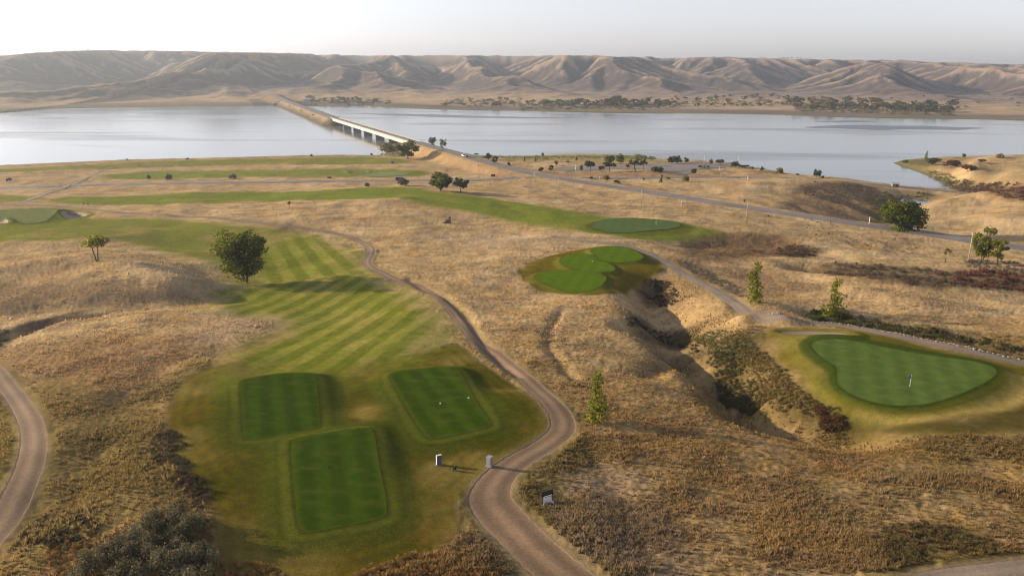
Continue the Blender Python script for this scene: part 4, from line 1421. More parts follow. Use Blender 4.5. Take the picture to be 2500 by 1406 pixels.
def clusters(kind, H, W, lo, n, seed):
    r = np.random.RandomState(seed)
    out = []
    if kind == 'column':
        for i in range(n):
            t = (i + r.rand()) / n
            z = lo + (H - lo) * t
            wr = W / 2 * ((1 - t)**.75 * .85 + .12) * (0.75 + .5 * r.rand())
            a = r.rand() * 6.28
            ro = wr * r.uniform(.2, .75)
            cr = max(.16 * W, wr * .55)
            out.append((math.cos(a) * ro, math.sin(a) * ro, z, cr, cr, cr * 1.15, r.uniform(.1, .75)))
    elif kind == 'shrub':
        for i in range(n):
            a, ro = r.rand() * 6.28, W / 2 * math.sqrt(r.rand()) * .72
            h = H * (1 - .55 * (2 * ro / W)**2) * r.uniform(.7, 1.0)
            cr = min(W * .24, h * .5)
            out.append((math.cos(a) * ro, math.sin(a) * ro, h - cr * .9, cr, cr, min(cr, h * .5), r.uniform(.1, .75)))
    else:
        rz, rx, cz = (H - lo) / 2, W / 2, (H + lo) / 2
        for i in range(n):
            d = r.normal(size=3)
            d /= np.linalg.norm(d)
            f = r.uniform(.30, .86)
            cr = rx * r.uniform(.19, .34)
            x, y, z = d[0] * rx * f, d[1] * rx * f, d[2] * rz * f
            if kind == 'umbrella':
                z = abs(z) * .9 - rz * .15
            zz = cz + z
            out.append((x, y, zz, cr, cr, cr * .85 * min(1, rz / rx * 1.1), r.uniform(.1, .75)))
    return out


def trunk_mb(cl, H, lo, rad, seed, stems=1, limbs=8):
    r = random.Random(seed)
    mb = MB()
    for s in range(stems):
        a = r.random() * 6.28
        lean = (0.10 if stems == 1 else 0.26) * lo + .02 * H
        base = Vector((0, 0, -.3)) if stems == 1 else Vector((math.cos(a) * rad * .8, math.sin(a) * rad * .8, -.3))
        fork = Vector((math.cos(a) * lean, math.sin(a) * lean, lo + .12 * (H - lo)))
        top = fork + Vector((math.cos(a + 1) * lean * .6, math.sin(a + 1) * lean * .6, .55 * (H - lo)))
        mid = base.lerp(fork, .5) + Vector((r.uniform(-.1, .1), r.uniform(-.1, .1), 0)) * lo * .3
        rr = rad / math.sqrt(stems)
        mb.tube([base, base.lerp(mid, .15), mid, fork, fork.lerp(top, .5), top], [rr * 1.45, rr * 1.1, rr * .95, rr * .8, rr * .45, rr * .12], 8)
        for c in r.sample(cl, min(limbs // stems + 1, len(cl))):
            e = Vector(c[:3])
            b0 = mid.lerp(top, min(.75, max(.2, (e.z - mid.z) / max(.1, top.z - mid.z) * .6)))
            m_ = b0.lerp(e, .5) + Vector((0, 0, .12 * (e - b0).length))
            mb.tube([b0, m_, e], [rr * .42, rr * .26, rr * .06], 5, cap=False)
    return mb


# kind: crown type, trunk bottom, clusters, leaves, leaf size (share of width), material, stems
KINDS = {
    'big_cottonwood': ('round', .09, 52, 8600, .020, 'leaf_green', 2),
    'cottonwood': ('round', .04, 26, 1900, .036, 'leaf_green', 1),
    'oak': ('umbrella', .16, 22, 1300, .045, 'leaf_dark', 1),
    'dense': ('round', .0, 22, 1900, .040, 'leaf_dark', 1),
    'big_dense': ('round', -.12, 64, 9500, .024, 'leaf_green', 2),
    'poplar': ('column', .08, 26, 850, .046, 'leaf_fresh', 1),
    'slim': ('column', .12, 12, 420, .11, 'leaf_yellow', 1),
    'sparse': ('umbrella', .30, 20, 620, .038, 'leaf_yellow', 2),
    'airy': ('round', .02, 30, 1100, .044, 'leaf_fresh', 2),
    'shrub_green': ('shrub', .0, 9, 420, .085, 'leaf_dark', 3),
    'shrub_grey': ('shrub', .0, 9, 420, .080, 'leaf_grey', 3),
    'shrub_yellow': ('shrub', .0, 9, 420, .085, 'leaf_yellow', 3),
    'shrub_russet': ('shrub', .0, 9, 460, .080, 'leaf_russet', 3),
    'sapling': ('round', .22, 7, 200, .085, 'leaf_yellow', 1),
}
PROTO = {}


def build_plant(kind, H, W, seed, name, leaves_k=1.0, odd=.04, mat=None):
    ct, lo, nc, nl, lf, mt, st = KINDS[kind]
    cl = clusters(ct, H, W, lo * H, nc, seed)
    root = empty(name, (0, 0, 0))
    woody = ct != 'shrub'
    rad = (.030 if ct != 'column' else .014) * (.5 * H + .5 * W)
    if not woody:
        rad = .012 * W
    trunk_mb(cl, H, max(lo * H, .08 * H), rad, seed, st, 9).build("trunk" if woody else "stem", M['bark'], root, True)
    obj("crown" if woody else "foliage", leaves_mesh(name, cl, int(nl * leaves_k), lf * W, seed + 7, M[mat or mt], odd), root)
    return root


def plant(px, py, wpx, hpx, kind, name, label, cat='tree', group=None, unique=False, seed=None, leaves_k=1.0, mat=None, odd=.04):
    g = GROUND_PTS[(px, py)]
    zc = -(Matrix(CAM_M).inverted() @ Vector(g)).z
    ang = math.atan2(CAMZ - g[2], math.hypot(g[0], g[1]))
    H, W = 1.04 * hpx / FPX * zc / math.cos(ang), 1.14 * wpx / FPX * zc
    sd = seed if seed is not None else int(px * 7 + py)
    if unique:
        o = build_plant(kind, H, W, sd, name, leaves_k, odd, mat)
        o.rotation_euler = (0, 0, 0)
    else:
        key = (kind, sd % 2, mat)
        if key not in PROTO:
            o = build_plant(kind, H, W, sd, name, leaves_k, odd, mat)
            PROTO[key] = (o, H, W)
            o.rotation_euler = (0, 0, sd % 6)
        else:
            s, h0, w0 = PROTO[key]
            o = copy_thing(s, g, sd % 6, (W / w0, W / w0, H / h0))
            o.name = name
    o.location = (g[0], g[1], g[2] - .03)
    return tag(o, label, cat, group)


PLANTS = [
    # x, base y, width, height in the photograph; kind, name, label, more
    (600, 690, 128, 134, 'big_cottonwood', 'cottonwood_tree', "big round cottonwood standing alone by the striped fairway, trunk forked low", dict(unique=True, seed=21)),
    (238, 636, 70, 68, 'sparse', 'small_tree', "sparse thin leaved tree on the dry knoll left of the big cottonwood", dict(unique=True, seed=4, mat='leaf_fresh')),
    (1455, 1026, 70, 116, 'poplar', 'poplar_tree', "young poplar right of the gravel path bend, nearest of the poplars", dict(unique=True, seed=9)),
    (1841, 740, 56, 92, 'poplar', 'poplar_tree', "pale yellow green poplar with bare lower trunk beside the grey path", dict(unique=True, seed=15, mat='leaf_fresh')),
    (2033, 784, 56, 97, 'poplar', 'poplar_tree', "narrow topped poplar with bushy base by the stones of the right path", dict(unique=True, seed=33)),
    (2197, 560, 104, 72, 'big_dense', 'broad_tree', "broad dense dark tree in the ravine just behind the highway", dict(unique=True, seed=5)),
    (2396, 641, 56, 84, 'airy', 'cottonwood_tree', "taller of the two airy trees at the right edge, next to the utility pole", dict(unique=True, seed=8, leaves_k=1.8, mat='leaf_fresh')),
    (2434, 646, 40, 74, 'airy', 'cottonwood_tree', "yellow green tree behind the taller airy tree at the right edge", dict(unique=True, seed=19, leaves_k=1.6)),
    (2308, 641, 20, 42, 'sapling', 'sapling', "thin bare looking sapling left of the right hand utility pole", dict(unique=True, seed=3, leaves_k=.6)),
    (1076, 467, 56, 50, 'cottonwood', 'cottonwood_tree', "left and wider of the two cottonwoods on the green ridge", dict(unique=True, seed=12, leaves_k=1.6)),
    (1124, 471, 36, 47, 'cottonwood', 'cottonwood_tree', "right and narrower of the two cottonwoods on the green ridge", dict(unique=True, seed=14, leaves_k=1.2)),
    (996, 389, 56, 45, 'cottonwood', 'cottonwood_tree', "wide cottonwood on the embankment at the near end of the bridge", dict(unique=True, seed=16, leaves_k=1.4)),
    (944, 372, 34, 26, 'shrub_yellow', 'shrub', "yellowish shrub on the shore point below the bridge end", dict(cat='shrub')),
    (1057, 353, 20, 19, 'cottonwood', 'small_tree', "left tree of the pair on the far side of the highway embankment", {}),
    (1081, 362, 19, 25, 'airy', 'small_tree', "right tree of the pair on the far side of the highway embankment, yellower", {}),
    (1192, 391, 19, 17, 'dense', 'small_tree', "dark tree beyond the highway right of the green road sign", {}),
    (1208, 398, 16, 17, 'dense', 'small_tree', "dark bushy tree touching the far highway edge, second right of the green road sign", {}),
    (1243, 405, 9, 9, 'shrub_green', 'shrub', "small dark shrub alone beyond the highway", dict(cat='shrub')),
    (1281, 396, 6, 12, 'slim', 'sapling', "leftmost thin sapling in the dry field by the lake", {}),
    (1307, 395, 6, 13, 'slim', 'sapling', "second thin sapling in the dry field by the lake", {}),
    (1325, 384, 8, 12, 'cottonwood', 'small_tree', "small tree on the lake shore behind the thin saplings", {}),
    (1322, 420, 13, 12, 'shrub_green', 'shrub', "round dark shrub left of the parking lot end", dict(cat='shrub')),
    (1345, 417, 13, 14, 'dense', 'small_tree', "dark little tree at the left end of the parking lot", {}),
    (1358, 405, 12, 14, 'cottonwood', 'small_tree', "little green tree behind the left end of the parking lot", {}),
    (1387, 401, 10, 9, 'sapling', 'sapling', "tiny sapling behind the parking lot", {}),
    (1406, 399, 11, 17, 'sapling', 'sapling', "leggy sapling behind the parking lot near the lake", {}),
    (1420, 419, 11, 18, 'cottonwood', 'small_tree', "slim tree at the left of the dark round parking lot tree", {}),
    (1441, 419, 34, 28, 'oak', 'oak_tree', "wide dark umbrella shaped tree at the near edge of the parking lot", dict(unique=True, seed=31)),
    (1468, 419, 14, 16, 'shrub_russet', 'shrub', "brownish bush beside a white post between two dark trees", dict(cat='shrub')),
    (1488, 419, 31, 28, 'oak', 'oak_tree', "dark spreading tree right of the brownish bush by the parking lot", {}),
    (1490, 400, 27, 22, 'cottonwood', 'small_tree', "lighter tree on the lake side of the parking lot, left of a rounder one", {}),
    (1516, 401, 25, 26, 'cottonwood', 'small_tree', "rounder light green tree on the lake side of the parking lot", {}),
    (1533, 417, 11, 18, 'oak', 'oak_tree', "slender small tree left of the forked pair by the parking lot", {}),
    (1551, 417, 36, 30, 'oak', 'oak_tree', "left tree of the forked pair by the parking lot, with wide crown", {}),
    (1571, 415, 19, 29, 'oak', 'oak_tree', "right tree of the forked pair by the parking lot, taller than wide", {}),
    (1604, 421, 24, 17, 'shrub_green', 'bush', "broad green bush on the grass before the big part of the parking lot", dict(cat='bush')),
    (1640, 401, 22, 20, 'dense', 'small_tree', "left half of a dense dark tree clump on the lake shore", {}),
    (1652, 401, 22, 21, 'dense', 'small_tree', "right half of a dense dark tree clump on the lake shore", {}),
    (1675, 397, 15, 12, 'dense', 'small_tree', "smaller dark tree right of the dense clump on the shore", {}),
    (1693, 427, 15, 17, 'shrub_russet', 'bush', "brown bush at the right end of the parking lot", dict(cat='bush')),
    (1443, 437, 10, 7, 'shrub_russet', 'shrub', "low dark shrub on the brown strip beside the lake road", dict(cat='shrub')),
    (1480, 447, 16, 19, 'shrub_yellow', 'bush', "yellow green bush in front of the lake road, leftmost of the bushes there", dict(cat='bush')),
    (1507, 447, 17, 8, 'shrub_green', 'shrub', "low flat shrub right of the yellow green roadside bush", dict(cat='shrub')),
    (1572, 445, 8, 12, 'sapling', 'sapling', "little sapling before the lake road beside a white post", {}),
    (1614, 446, 11, 19, 'slim', 'sapling', "tall thin yellowing sapling before the lake road", {}),
    (1630, 441, 12, 9, 'shrub_yellow', 'shrub', "small yellowish shrub right of the tall thin sapling", dict(cat='shrub')),
    (1675, 443, 17, 15, 'shrub_yellow', 'bush', "round yellow bush before the lake road, rightmost of the bushes there", dict(cat='bush')),
    (1708, 413, 9, 11, 'shrub_yellow', 'shrub', "left one of two thin yellowish shrubs by the dark parked car", dict(cat='shrub')),
    (1717, 416, 11, 12, 'shrub_yellow', 'shrub', "right one of two thin yellowish shrubs by the dark parked car", dict(cat='shrub')),
    (1737, 402, 12, 14, 'cottonwood', 'small_tree', "small twin topped tree on the shore left of an umbrella shaped one", {}),
    (1758, 405, 26, 18, 'oak', 'oak_tree', "umbrella shaped tree on the shore at the end of the parking lot", {}),
    (1794, 409, 21, 15, 'dense', 'small_tree', "dense dark low tree at the right end of the parking lot shore", {}),
    (1835, 416, 10, 9, 'shrub_yellow', 'shrub', "small yellow green shrub on the lake bluff", dict(cat='shrub')),
    (1860, 419, 10, 12, 'dense', 'small_tree', "small dark tree on the lake bluff", {}),
    (1904, 424, 17, 14, 'shrub_yellow', 'bush', "wide olive bush on the lake bluff", dict(cat='bush')),
    (1947, 428, 7, 5, 'shrub_green', 'shrub', "tiny dark shrub low on the lake bluff", dict(cat='shrub')),
    (1993, 434, 20, 20, 'dense', 'small_tree', "lone dark tree where the lake road meets the water", {}),
    (2008, 435, 8, 7, 'shrub_green', 'shrub', "small shrub at the foot of the lone dark tree", dict(cat='shrub')),
    (982, 453, 28, 17, 'shrub_grey', 'bush', "wide grey green bush in front of the shore road near the black van", dict(cat='bush')),
    (895, 456, 13, 10, 'shrub_grey', 'shrub', "small grey shrub in front of the shore road", dict(cat='shrub')),
    (804, 437, 10, 6, 'shrub_russet', 'shrub', "small brown shrub beyond the shore road", dict(cat='shrub')),
    (569, 437, 16, 12, 'shrub_grey', 'bush', "round blue grey bush beyond the shore road, right of two others", dict(cat='bush')),
    (414, 440, 17, 16, 'shrub_grey', 'bush', "largest round grey bush beyond the shore road", dict(cat='bush')),
    (362, 437, 10, 10, 'shrub_grey', 'shrub', "smaller grey bush left of the largest roadside bush", dict(cat='shrub')),
    (22, 444, 11, 11, 'shrub_russet', 'shrub', "brown bush alone in the dry field at the left edge", dict(cat='shrub')),
    (310, 392, 5, 5, 'shrub_green', 'shrub', "leftmost tiny bush on the lake edge of the golf course", dict(cat='shrub')),
    (458, 390, 8, 5, 'shrub_green', 'shrub', "second tiny bush on the lake edge of the golf course", dict(cat='shrub')),
    (761, 382, 7, 6, 'shrub_grey', 'shrub', "tiny grey bush on the lake edge near the middle of the far fairway", dict(cat='shrub')),
    (908, 380, 7, 6, 'shrub_green', 'shrub', "rightmost tiny bush on the lake edge before the shore point", dict(cat='shrub')),
    (707, 508, 13, 17, 'sapling', 'sapling', "thin yellow sapling on the dry slope above the cart path", {}),
    (2260, 395, 13, 24, 'poplar', 'small_tree', "upright green tree on the peninsula across the cove", {}),
    (2282, 402, 30, 17, 'shrub_green', 'bush', "dark green bush beside the upright tree on the peninsula", dict(cat='bush')),
    (2210, 398, 16, 8, 'shrub_yellow', 'shrub', "low yellow green shrub at the tip of the peninsula", dict(cat='shrub')),
    (2322, 410, 38, 22, 'shrub_russet', 'bush', "large russet bush on the peninsula slope, left of a rounder one", dict(cat='bush')),
    (2363, 420, 32, 19, 'shrub_russet', 'bush', "rounder russet bush on the peninsula slope", dict(cat='bush')),
    (2396, 397, 17, 9, 'shrub_russet', 'shrub', "small russet shrub high on the peninsula", dict(cat='shrub')),
    (2352, 386, 9, 12, 'cottonwood', 'small_tree', "small green tree on the peninsula skyline", {}),
    (2442, 386, 18, 11, 'shrub_yellow', 'bush', "bright yellow bush on the peninsula skyline", dict(cat='bush', mat='leaf_yellow')),
]
_k = sorted({(q[0], q[1]) for q in PLANTS})
_g = ground_at([q[0] for q in _k], [q[1] for q in _k])
_g[:, 2] = full_h(_g[:, 0], _g[:, 1])
GROUND_PTS = {q: tuple(w) for q, w in zip(_k, _g)}
for q in PLANTS:
    kw = dict(q[7])
    plant(q[0], q[1], q[2], q[3], q[4], q[5], q[6], **kw)


def spot(px, py):
    g = ground_at([px], [py])[0]
    return Vector((g[0], g[1], float(full_h(g[:1], g[1:2])[0])))


# the big silvery thicket at the bottom left
r = np.random.RandomState(77)
tb = [spot(x, y) for x, y in ((200, 1420), (260, 1380), (320, 1330), (390, 1290), (440, 1270), (470, 1320), (500, 1380), (420, 1400), (340, 1420), (480, 1440), (390, 1350))]
c0 = sum(tb, Vector()) / len(tb)
cl = []
for i in range(130):
    a, b = tb[r.randint(len(tb))], tb[r.randint(len(tb))]
    q = a.lerp(b, r.rand()) - c0
    h = r.uniform(.9, 2.5)
    cl.append((q.x + r.normal(0, .5), q.y + r.normal(0, .5), h * .72 + q.z, .75, .75, h * .42, r.uniform(.05, .8)))
bush = empty("silver_bush", c0)
tag(bush, "large silvery grey bush thicket at the bottom left beside the tee lawn", 'bush')
obj("foliage", leaves_mesh("foliage", cl, 36000, .085, 5, M['leaf_olive'], .05), bush)
mb = MB()
for q in cl[::2]:
    e = Vector(q[:3])
    b0 = e + Vector((r.normal(0, .3), r.normal(0, .3), -q[2] + Vector(q[:3]).z * 0 - .3))
    b0.z = e.z - q[5] - 1.2
    mb.tube([b0, b0.lerp(e, .6), e], [.05, .035, .012], 5, False)
tag(mb.build("stem", M['bark'], bush), kind='stuff')

# ------------------------------------------------------------------ scattered ground cover: dry grass tufts and scrub


def scatter_nodes(name, coll):
    ng = bpy.data.node_groups.new(name, 'GeometryNodeTree')
    ng.interface.new_socket("Geometry", in_out='INPUT', socket_type='NodeSocketGeometry')
    ng.interface.new_socket("Geometry", in_out='OUTPUT', socket_type='NodeSocketGeometry')
    gi, go = ng.nodes.new('NodeGroupInput'), ng.nodes.new('NodeGroupOutput')
    ci = ng.nodes.new('GeometryNodeCollectionInfo')
    ci.inputs['Collection'].default_value = coll
    ci.inputs['Separate Children'].default_value = True
    ci.inputs['Reset Children'].default_value = True
    ip = ng.nodes.new('GeometryNodeInstanceOnPoints')
    ip.inputs['Pick Instance'].default_value = True

    def at(n_, t):
        q = ng.nodes.new('GeometryNodeInputNamedAttribute')
        q.data_type = t
        q.inputs['Name'].default_value = n_
        return q.outputs['Attribute']
    L = ng.links.new
    L(gi.outputs[0], ip.inputs['Points'])
    L(ci.outputs[0], ip.inputs['Instance'])
    L(at("pick", 'INT'), ip.inputs['Instance Index'])
    L(at("spin", 'FLOAT_VECTOR'), ip.inputs['Rotation'])
    L(at("size", 'FLOAT_VECTOR'), ip.inputs['Scale'])
    L(ip.outputs[0], go.inputs[0])
    return ng


def scatter(name, P, size, tint, coll, n_kinds, label, seed, tilt=.15):
    r = np.random.RandomState(seed)
    me = bpy.data.meshes.new(name)
    n_ = len(P)
    me.vertices.add(n_)
    me.vertices.foreach_set("co", np.asarray(P, np.float32).ravel())
    set_attr(me, "tint", np.asarray(tint))
    a = me.attributes.new("spin", 'FLOAT_VECTOR', 'POINT')
    rot = np.column_stack([r.normal(0, tilt, n_), r.normal(0, tilt, n_), r.uniform(0, 6.28, n_)])
    a.data.foreach_set("vector", rot.astype(np.float32).ravel())
    a = me.attributes.new("size", 'FLOAT_VECTOR', 'POINT')
    a.data.foreach_set("vector", np.asarray(size, np.float32).ravel())
    a = me.attributes.new("pick", 'INT', 'POINT')
    a.data.foreach_set("value", r.randint(0, n_kinds, n_).astype(np.int32))
    o = obj(name, me)
    md = o.modifiers.new("scatter", 'NODES')
    md.node_group = scatter_nodes(name + "_nodes", coll)
    return tag(o, label, kind='stuff')


tuft_coll = bpy.data.collections.new("tuft_shapes")
for k in range(4):
    r = np.random.RandomState(200 + k)
    V, F = [], []
    for i in range(15):
        a, ro = r.rand() * 6.28, .16 * math.sqrt(r.rand())
        x, y = math.cos(a) * ro, math.sin(a) * ro
        h, ln = r.uniform(.35, 1.0), r.uniform(.05, .45)
        a2 = a + r.normal(0, .5)
        dx, dy = math.cos(a2) * ln, math.sin(a2) * ln
        wx, wy = -math.sin(a2 + r.normal(0, .8)) * .055, math.cos(a2) * .055
        b = len(V)
        V += [(x - wx, y - wy, -.08), (x + wx, y + wy, -.08), (x + dx * .45 + wx * .8, y + dy * .45 + wy * .8, h * .62), (x + dx * .45 - wx * .8, y + dy * .45 - wy * .8, h * .62), (x + dx, y + dy, h)]
        F += [(b, b + 1, b + 2, b + 3), (b + 3, b + 2, b + 4)]
    tuft_coll.objects.link(bpy.data.objects.new("grass_tuft", new_mesh("grass_tuft", V, F, M['tuft'])))
scrub_coll = bpy.data.collections.new("scrub_shapes")
for k in range(3):
    cl = clusters('shrub', .75, 1.15, 0, 8, 300 + k)
    scrub_coll.objects.link(bpy.data.objects.new("scrub", leaves_mesh("scrub", cl, 170, .062, 310 + k, M['scrub'])))

r = np.random.RandomState(41)
rough = np.nonzero((mow < .12) & (pth < .04) & (gy < 330) & (gy > 62) & (np.abs(gx) < gy * .83 + 4) & (gz > 1.5))[0]
dist = np.hypot(gx[rough], gy[rough])
keep = r.rand(len(rough)) < N_TUFTS / len(rough) * (1 - sst(120, 320, dist + 40 * fbm(gx[rough], gy[rough], 30, 221, 2))) * (.12 + 1.2 * sst(-.45, .5, fbm(gx[rough], gy[rough], 11, 231, 3)))
idx = rough[keep]
P = np.column_stack([gx[idx] + r.normal(0, .12, len(idx)), gy[idx] + r.normal(0, .15, len(idx)), gz[idx]])
sz = (.20 + .30 * r.rand(len(idx))**2) * (1 + .5 * sst(-.1, .6, fbm(P[:, 0], P[:, 1], 6, 201, 2)))
size = np.column_stack([sz * 1.15, sz * 1.15, sz * r.uniform(.7, 1.25, len(idx))])
tint = gcol[idx] * (.82 + .40 * r.rand(len(idx)))[:, None]
scatter("dry_grass", P, size, np.clip(tint * TUFT_GAIN, .004, .9), tuft_coll, 4, "tufted dry prairie grass covering the rough", 42)

SCRUB = [  # polygon, count, size, colour, spread of colour
    ([(1655, 636), (1720, 660), (1790, 700), (1830, 740), (1800, 735), (1740, 700), (1660, 660)], 260, (.7, 1.3), (.135, .115, .085)),
    ([(2000, 655), (2150, 650), (2300, 665), (2560, 690), (2560, 712), (2350, 698), (2150, 688), (2030, 672)], 420, (1.0, 2.0), (.085, .060, .040)),
    ([(2330, 668), (2420, 664), (2560, 690), (2560, 720), (2430, 706), (2350, 696)], 200, (1.0, 2.2), (.10, .038, .026)),
    ([(2350, 640), (2450, 640), (2540, 660), (2540, 680), (2400, 668)], 120, (1.0, 2.0), (.10, .075, .06)),
    ([(1975, 762), (2050, 770), (2200, 800), (2330, 822), (2560, 858), (2560, 880), (2400, 852), (2200, 815), (2000, 782)], 620, (.8, 1.8), (.062, .060, .024)),
    ([(1960, 775), (2010, 765), (2070, 775), (2060, 790), (1990, 788)], 90, (1.0, 1.7), (.06, .065, .022)),
    ([(1580, 685), (1640, 690), (1650, 740), (1620, 745), (1570, 715)], 330, (.4, .95), (.060, .046, .030)),
    ([(1730, 880), (1790, 870), (1850, 950), (1850, 1000), (1800, 1000), (1750, 950)], 420, (.5, 1.1), (.070, .062, .026)),
    ([(1800, 860), (1870, 870), (1960, 960), (2040, 1010), (2060, 1040), (1990, 1030), (1880, 980)], 700, (.35, .8), (.15, .105, .038)),
    ([(1690, 830), (1760, 810), (1830, 830), (1850, 870), (1760, 870)], 420, (.35, .8), (.11, .105, .036)),
    ([(1535, 780), (1600, 800), (1690, 840), (1700, 860), (1620, 830), (1540, 800)], 130, (.5, 1.1), (.06, .05, .035)),
    ([(1980, 1000), (2050, 1025), (2060, 1048), (2010, 1040)], 70, (.6, 1.2), (.075, .036, .020)),
    ([(1900, 606), (1960, 600), (1996, 615), (1960, 628), (1905, 624)], 120, (.7, 1.3), (.055, .036, .024)),
    ([(1960, 452), (2060, 450), (2130, 480), (2150, 530), (2060, 520), (1980, 495)], 200, (.9, 1.8), (.10, .068, .046)),
    ([(2120, 478), (2230, 472), (2270, 480), (2200, 510), (2180, 550), (2130, 540)], 260, (1.1, 2.4), (.075, .072, .028)),
    ([(2300, 452), (2350, 440), (2420, 450), (2560, 455), (2560, 482), (2430, 478), (2350, 472)], 900, (1.3, 3.0), (.115, .062, .038)),
    ([(2260, 420), (2310, 425), (2350, 455), (2340, 466), (2300, 448)], 150, (1.2, 2.4), (.14, .13, .04)),
    ([(360, 1080), (430, 1050), (440, 1110), (460, 1160), (420, 1150), (370, 1120)], 240, (.35, .8), (.080, .062, .032)),
    ([(430, 1150), (490, 1180), (500, 1260), (460, 1230)], 120, (.4, .9), (.075, .050, .030)),
    ([(90, 1270), (200, 1260), (240, 1300), (180, 1340), (90, 1330)], 260, (.35, .8), (.052, .042, .020)),
    ([(130, 1330), (220, 1330), (230, 1420), (110, 1420)], 130, (.35, .8), (.20, .115, .035)),
    ([(520, 1370), (620, 1380), (700, 1420), (500, 1420)], 120, (.4, .8), (.21, .12, .04)),
    ([(880, 1400), (1050, 1350), (1150, 1345), (1250, 1420), (880, 1425)], 320, (.4, .8), (.22, .125, .045)),
    ([(2140, 1300), (2250, 1282), (2420, 1330), (2400, 1385), (2280, 1390), (2160, 1370)], 420, (.3, .7), (.085, .066, .026)),
    ([(1930, 520), (1990, 535), (2100, 575), (2000, 590), (1960, 560)], 30, (.6, 1.2), (.12, .10, .075)),
    ([(1990, 570), (2150, 580), (2300, 620), (2250, 625), (2080, 600)], 34, (.8, 1.4), (.125, .11, .07)),
    ([(0, 810), (20, 815), (20, 835), (0, 850)], 30, (.7, 1.3), (.075, .075, .025)),
    ([(1190, 384), (1400, 381), (1560, 382), (1590, 388), (1400, 387), (1200, 388)], 260, (1.0, 1.8), (.13, .15, .04)),
    ([(1545, 384), (1570, 380), (1600, 386), (1590, 392), (1550, 390)], 90, (1.5, 3.0), (.10, .13, .03)),
    ([(1000, 690), (1060, 722), (1130, 775), (1120, 775), (1050, 725)], 90, (.3, .6), (.15, .105, .055)),
    ([(1280, 640), (1330, 618), (1400, 606), (1400, 610), (1330, 626), (1284, 650)], 60, (.3, .6), (.11, .10, .045)),
    ([(930, 360), (968, 348), (980, 365), (960, 382), (936, 378)], 90, (1.0, 2.0), (.10, .095, .04)),
]
PS, SZ, TI = [], [], []
r = np.random.RandomState(61)
for pts, cnt, (s0, s1), colr in SCRUB:
    G = poly_px(pts, 3)
    x, y = [], []
    while len(x) < cnt:
        a = r.uniform(G[:, 0].min(), G[:, 0].max(), cnt * 4)
        b = r.uniform(G[:, 1].min(), G[:, 1].max(), cnt * 4)
        q = poly_sd(G, a, b, 6)
        q = (q + 1.2 * perlin(a / 2.5, b / 2.5, 5) < .2) & (fbm(a, b, 7, 211, 2) > -.35 + .5 * r.rand(len(a)) - .3)
        x += a[q].tolist()
        y += b[q].tolist()
        if len(x) == 0:
            break
    x, y = np.array(x[:cnt]), np.array(y[:cnt])
    ok = path_mask(x, y, .4) < .05
    x, y = x[ok], y[ok]
    PS.append(np.column_stack([x, y, full_h(x, y)]))
    s = r.uniform(s0, s1, len(x))
    SZ.append(np.column_stack([s, s, s * r.uniform(.7, 1.15, len(x))]))
    TI.append(np.clip(1.05 * np.array(colr) * (.65 + .7 * r.rand(len(x), 1)) * (1 + .12 * r.normal(size=(len(x), 3))), .008, .6))
scatter("scrub_growth", np.vstack(PS), np.vstack(SZ), np.vstack(TI), scrub_coll, 3, "low scrub and weeds growing in the gullies and ravines", 62)

# ------------------------------------------------------------------ far shore trees


def far_spot(px, py):
    px, py = np.asarray(px, float), np.asarray(py, float)
    z = np.full(px.shape, 6.0)
    for _ in range(8):
        w = np.array([at_z([a], [b], c)[0] for a, b, c in zip(px, py, z)])
        z = .5 * z + .5 * np.clip(far_h(w[:, 0], w[:, 1]), 1, 40)
    return np.column_stack([w, far_h(w[:, 0], w[:, 1])])


FAR_PROTO = {}
r = np.random.RandomState(90)
for mt in ('leaf_far', 'leaf_far_warm', 'leaf_russet'):
    for k in range(3):
        FAR_PROTO[(mt, k)] = leaves_mesh("far_tree", clusters('round', 1.0, 1.15, .02, 9, 400 + k), 110, .11, 410 + k, M[mt])
GROVES = [  # x range, y range, count, width px, share of warm, name, label, group
    ((1270, 1640), (252, 266), 58, (17, 32), .12, "tree of the long far shore grove right of the bridge", "long far shore grove"),
    ((1085, 1270), (245, 262), 20, (9, 20), .35, "tree standing loose on the far shore beside the bridge", "loose far shore trees"),
    ((1640, 1935), (236, 262), 44, (9, 18), .3, "small tree scattered on the far shore between the groves", "scattered far shore trees"),
    ((1935, 2330), (246, 279), 96, (16, 30), .45, "tree of the wide far shore grove on the right", "wide far shore grove"),
    ((2120, 2490), (228, 272), 28, (5, 9), .5, "small tree on the open far shore flats behind the wide grove", "far right shore trees"),
    ((745, 960), (241, 257), 30, (9, 20), .0, "tree by the farmstead at the far end of the causeway", "farmstead trees"),
]
